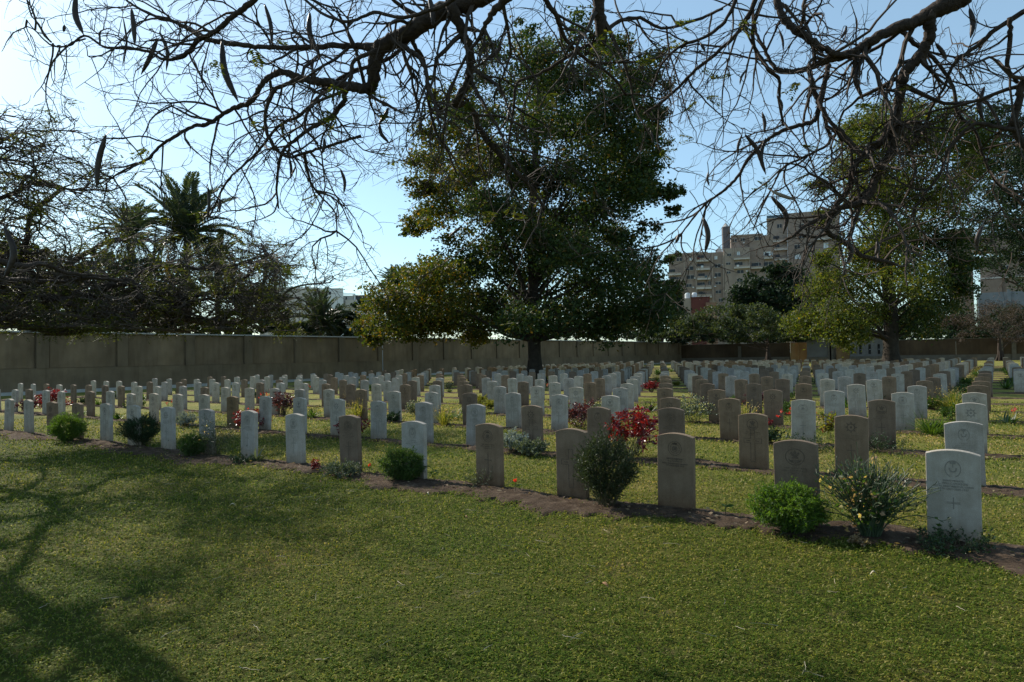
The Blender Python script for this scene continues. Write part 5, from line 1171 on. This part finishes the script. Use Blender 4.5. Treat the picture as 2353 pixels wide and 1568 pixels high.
        c, t = along(q, 8, .1); k = nrm(t*.5+rng.normal(0, .7, t.shape)); leaves(fo, c+k*sz*.4, sz, .5 if kind != 'twiggy' else .25, 0, k)
        part('stems', st, STEM, o); part('foliage', fo, m, o)
        if kind == 'twiggy': c, t = along(p, 1, .6); c = c[c[:, 0] < 0]; leaves(fl_, c, .035, .8, .2); part('blossom', fl_, PALEF, o)
        if kind == 'croton': c, t = along(q, 3, .4); leaves(fl_, c, .065, .4, .1); part('red_leaves', fl_, REDL, o)
    elif kind in ('seedling', 'sprout', 'yellowsprout', 'redflower'):
        st_h = H; a = np.array([[0, 0, -.01], [.005, 0, H*.5], [0, .004, H]]); tubes(st, catmull(a, 3), np.linspace(.005, .003, 7), 5)
        if kind == 'redflower':
            p, r = stems_up(9, Rr, H, Rr/H, 6, .12, .003, 0); tubes(st, p, r, 4); c, t = along(p, 9, .3); leaves(fo, c, .05, .4, .1); c, t = along(p, 6, .85); leaves(fl_, c+rng.normal(0, .015, c.shape), .05, .7, .1)
        else:
            c = np.repeat([[0, 0, H*.8]], 9, 0)*rng.uniform(.5, 1.1, (9, 1)); k = rng.normal(size=(9, 3)); k[:, 2] = .2; k = nrm(k); leaves(fo, c+k*.04, .085, .32, 0, k)
            if kind == 'seedling': leaves(fl_, rng.normal(0, .012, (10, 3))+[0, 0, H], .03, .8, .1)
            if kind == 'yellowsprout': leaves(fl_, rng.normal(0, .02, (8, 3))+[.03, 0, H*.7], .04, .5, .1)
        part('stems', st, STEM, o); part('foliage', fo, GREEN, o); part('blossom', fl_, {'seedling': REDF, 'yellowsprout': YELF, 'redflower': REDF}.get(kind, REDF), o)
PL = [  # kind, x, y of the foot, half width and height in picture units, label, category
 ('rosemary', 1395, 1161, 72, 148, 'big grey-green rosemary bush in the front row', 'bush'),
 ('fern', 1820, 1222, 80, 95, 'bright green feathery fern bush before the sandy roundel headstone', 'bush'),
 ('euphorbia', 1998, 1232, 52, 172, 'tangled green-stemmed clump with pale dry flowers, front row', 'plant'),
 ('red', 1452, 1046, 60, 100, 'bright red-leaved shrub behind the big rosemary bush', 'shrub'),
 ('darkpurple', 1330, 983, 38, 60, 'purple-leaved shrub between two white and brown headstones, mid right', 'shrub'),
 ('silver', 1180, 1040, 34, 52, 'silvery woolly plant in the second row', 'plant'),
 ('greentuft', 1222, 1048, 36, 42, 'low grey-green tuft at the foot of a sandy second-row headstone', 'plant'),
 ('ferndark', 928, 1106, 46, 66, 'feathery mid-green bush before the oval-badged white headstone', 'bush'),
 ('greylow', 785, 1094, 46, 30, 'low grey-green ground plant before the dark sandy front headstone', 'plant'),
 ('seedling', 849, 1094, 12, 24, 'small seedling with red flower right of the dark sandy front headstone', 'seedling'),
 ('seedling', 1185, 1134, 12, 28, 'single small seedling with red flower on bare soil, front row', 'seedling'),
 ('lavender', 1108, 1117, 42, 34, 'sparse dry grey lavender at the foot of a sandy front headstone', 'plant'),
 ('sprout', 997, 1108, 20, 26, 'few-leaved green sprout right of the oval-badged white headstone', 'plant'),
 ('creeper', 2190, 1262, 68, 40, 'dark creeping plant at the foot of the rightmost front headstone', 'plant'),
 ('sprout', 1668, 1186, 24, 26, 'small green sprout on soil between two front headstones, right side', 'plant'),
 ('drytwig', 1975, 1250, 20, 16, 'dry twigs beside the green-stemmed clump', 'plant'),
 ('fernpale', 155, 1014, 34, 56, 'pale green fern between two brown front headstones', 'plant'),
 ('darkrose', 325, 1024, 42, 64, 'dark dense rosemary bush in the front row, left side', 'bush'),
 ('ferndark', 444, 1048, 28, 44, 'round soft green shrub beside the twiggy bush, front row', 'shrub'),
 ('twiggy', 494, 1050, 34, 92, 'upright twiggy dark bush with pale flowers on its left, front row', 'bush'),
 ('agave', 592, 1058, 18, 32, 'small agave at the foot of a white front headstone', 'succulent'),
 ('creeper', 560, 1062, 40, 14, 'low dark ground plant before the white headstone with agave', 'plant'),
 ('redlow', 718, 1082, 16, 24, 'small rusty red seedling between two front headstones', 'plant'),
 ('red', 120, 945, 34, 46, 'red-leaved shrub behind a brown headstone at left', 'shrub'),
 ('purple', 651, 955, 30, 54, 'dark purple shrub in the third row, left of centre', 'shrub'),
 ('redflower', 562, 975, 14, 38, 'red-flowered plant beside the dark ochre headstone', 'plant'),
 ('silver', 425, 980, 22, 34, 'silvery grey shrub right of a front-left white headstone', 'shrub'),
 ('silverbush', 1592, 972, 42, 72, 'tall silvery green bush with tiny pale flowers, right of centre', 'bush'),
 ('grassy', 2140, 998, 46, 56, 'spreading green strap-leaved clump among the right headstones', 'plant'),
 ('yellowgrass', 2192, 945, 30, 62, 'yellowish feathery grass clump near the right aisle', 'plant'),
 ('greenmound', 2148, 942, 24, 32, 'rounded bright green bush near the right aisle', 'bush'),
 ('aloe', 1493, 946, 22, 26, 'small spiky aloe in the open lane right of the big tree', 'succulent'),
 ('pinkaloe', 2318, 973, 36, 30, 'spiky aloe with pink flowers at the right edge', 'succulent'),
 ('creeper', 2020, 1037, 52, 36, 'dark leafy ground plant at the foot of a sandy headstone with sword badge', 'plant'),
 ('creeper', 1850, 1034, 44, 32, 'dark ivy-like plant behind the feathered-roundel headstone', 'plant'),
 ('croton', 1908, 1012, 16, 62, 'red and yellow leaved croton left of the crowned-roundel headstone', 'shrub'),
 ('silver', 1836, 1008, 14, 22, 'tiny white tuft beside the brownish broad-cross headstone', 'plant'),
 ('yellowsprout', 905, 968, 14, 24, 'yellow-flowered sprout in the third row lane', 'plant'),
 ('yellowsprout', 1123, 1000, 14, 22, 'small plant with one yellow flower, second row lane', 'plant'),
 ('redlow', 1770, 980, 14, 12, 'low reddish plant at the foot of a brown headstone right', 'plant'),
 ('grassy', 1040, 962, 40, 34, 'dark green lily clump left of the central lane', 'plant'),
 ('silverbush', 962, 955, 26, 36, 'white-flowered bush between headstones, left centre', 'bush'),
 ('yellowmound', 1125, 940, 18, 20, 'bright yellow-green mound beside a white headstone, centre', 'plant'),
 ('yellowmound', 1105, 925, 20, 16, 'olive mound behind the yellow-green one, centre', 'plant'),
 ('yellowgrass', 820, 965, 24, 50, 'pale grassy flower clump, third row left of centre', 'plant'),
 ('greenmound', 1700, 925, 22, 18, 'bright green mound before a sandy headstone, right of centre', 'plant'),
 ('darkmound', 810, 1000, 18, 20, 'small dark bush in the second row lane, left of centre', 'plant'),
 ('darkmound', 905, 970, 18, 24, 'small dark bush at a white headstone foot, third row', 'plant'),
 ('yellowgrass', 1545, 950, 8, 18, 'tiny pale tuft near the silvery bush', 'plant'),
]
for kd, x, y, hw, h, lab, cat in PL:
    g = G(x, y); D = float(g@FWD); s = D/FOC
    o = thing({'bush': 'bush', 'shrub': 'shrub', 'seedling': 'seedling', 'succulent': 'succulent'}.get(cat, 'plant'), lab, cat, (g[0], g[1], .01), rng.uniform(-.2, .2) if kd in ('twiggy', 'euphorbia', 'pinkaloe') else rng.uniform(0, 6))
    if kd in ('twiggy', 'pinkaloe'): o.rotation_euler = (0, 0, .6)
    build_plant(kd, hw*s, h*s/1.0, o)
# further plants: a few prototypes, copied with their parts into the gaps of the farther rows
DESC = {'darkmound': ('low dark green bush', 'bush', .28, .30), 'lily': ('green strap-leaved lily clump', 'plant', .28, .42), 'greenmound': ('rounded leafy green bush', 'bush', .30, .38), 'purple': ('dark purple-leaved shrub', 'shrub', .28, .55),
        'yellowmound': ('yellow-green mound', 'plant', .24, .26), 'yellowgrass': ('pale grassy clump', 'plant', .22, .5), 'silverbush': ('silvery bush with pale flowers', 'bush', .32, .5), 'redflower': ('red-flowered plant', 'plant', .2, .5),
        'aloe': ('spiky aloe', 'succulent', .24, .26), 'red': ('red-leaved shrub', 'shrub', .3, .5)}
protos = {}
kinds = ['darkmound']*6+['lily']*5+['greenmound']*5+['yellowmound']*2+['yellowgrass']*3+['purple', 'silverbush', 'redflower', 'aloe', 'aloe', 'red']
spots = set(); fill = []
for k in range(2, 20):
    for i in range(0, 28):
        if rng.random() < (.30 if k < 9 else .20): spots.add((k, i, .5))
    if k >= 3: spots.add((k, 0, .5))
    if k >= 8 and rng.random() < .7: spots.add((k, -1, .4))
for k, i in [(1, 16), (1, 18), (1, 21), (1, 8), (1, 11)]: spots.add((k, i, .5))
for k, i, f in sorted(spots):
    x = COL0-(i+f)*DCOL+rng.normal(0, .12); y = ROW0+k*DROW-.12+rng.normal(0, .06)
    v = np.array([x, y, 0.]); D = v@FWD; X = v@RIGHT
    if abs(X/D) > .76: continue
    fill.append((k, i, x, y, D))
for k, i, x, y, D in fill:
    kd = kinds[rng.integers(len(kinds))]
    if i == 0 and k > 5: kd = ['yellowgrass', 'lily', 'greenmound', 'darkmound'][rng.integers(4)]
    dsc, cat, Rr, H = DESC[kd]
    side = 'in the aisle right of the %s' % rowname(k) if i < 0 else 'left of %s headstone from right, %s' % (ORD[i+1], rowname(k))
    lab = dsc+' '+side
    sc = rng.uniform(.65, 1.1)
    if kd not in protos:
        o = thing(cat if cat in ('bush', 'shrub', 'succulent') else 'plant', lab, cat, (x, y, .005), 0, dsc+'s among the headstones'); build_plant(kd, Rr, H, o); protos[kd] = o; C.update_tag() if hasattr(C, 'update_tag') else None
        o.scale = (sc,)*3; continue
    pr = protos[kd]; o = pr.copy(); C.objects.link(o); o.location = (x, y, .005); o.rotation_euler = (0, 0, rng.uniform(0, 6.28)); o.scale = (sc*rng.uniform(.9, 1.1), sc, sc*rng.uniform(.85, 1.15))
    o['label'] = lab
    for ch in list(pr.children):
        c_ = ch.copy(); C.objects.link(c_); c_.parent = o
# small fallen leaves and pebbles on the bed
b = MB(); c = []
for q in range(160):
    x = rng.uniform(-14, 1); y = ROW0-rng.uniform(0, .5); c.append((x, y, .045))
leaves(b, np.array(c), .05, .6, .9); tag(link('fallen_leaves', b.mesh('fallen_leaves', DRYL)), 'dry leaves lying on the front soil bed', 'leaves', kind='stuff')
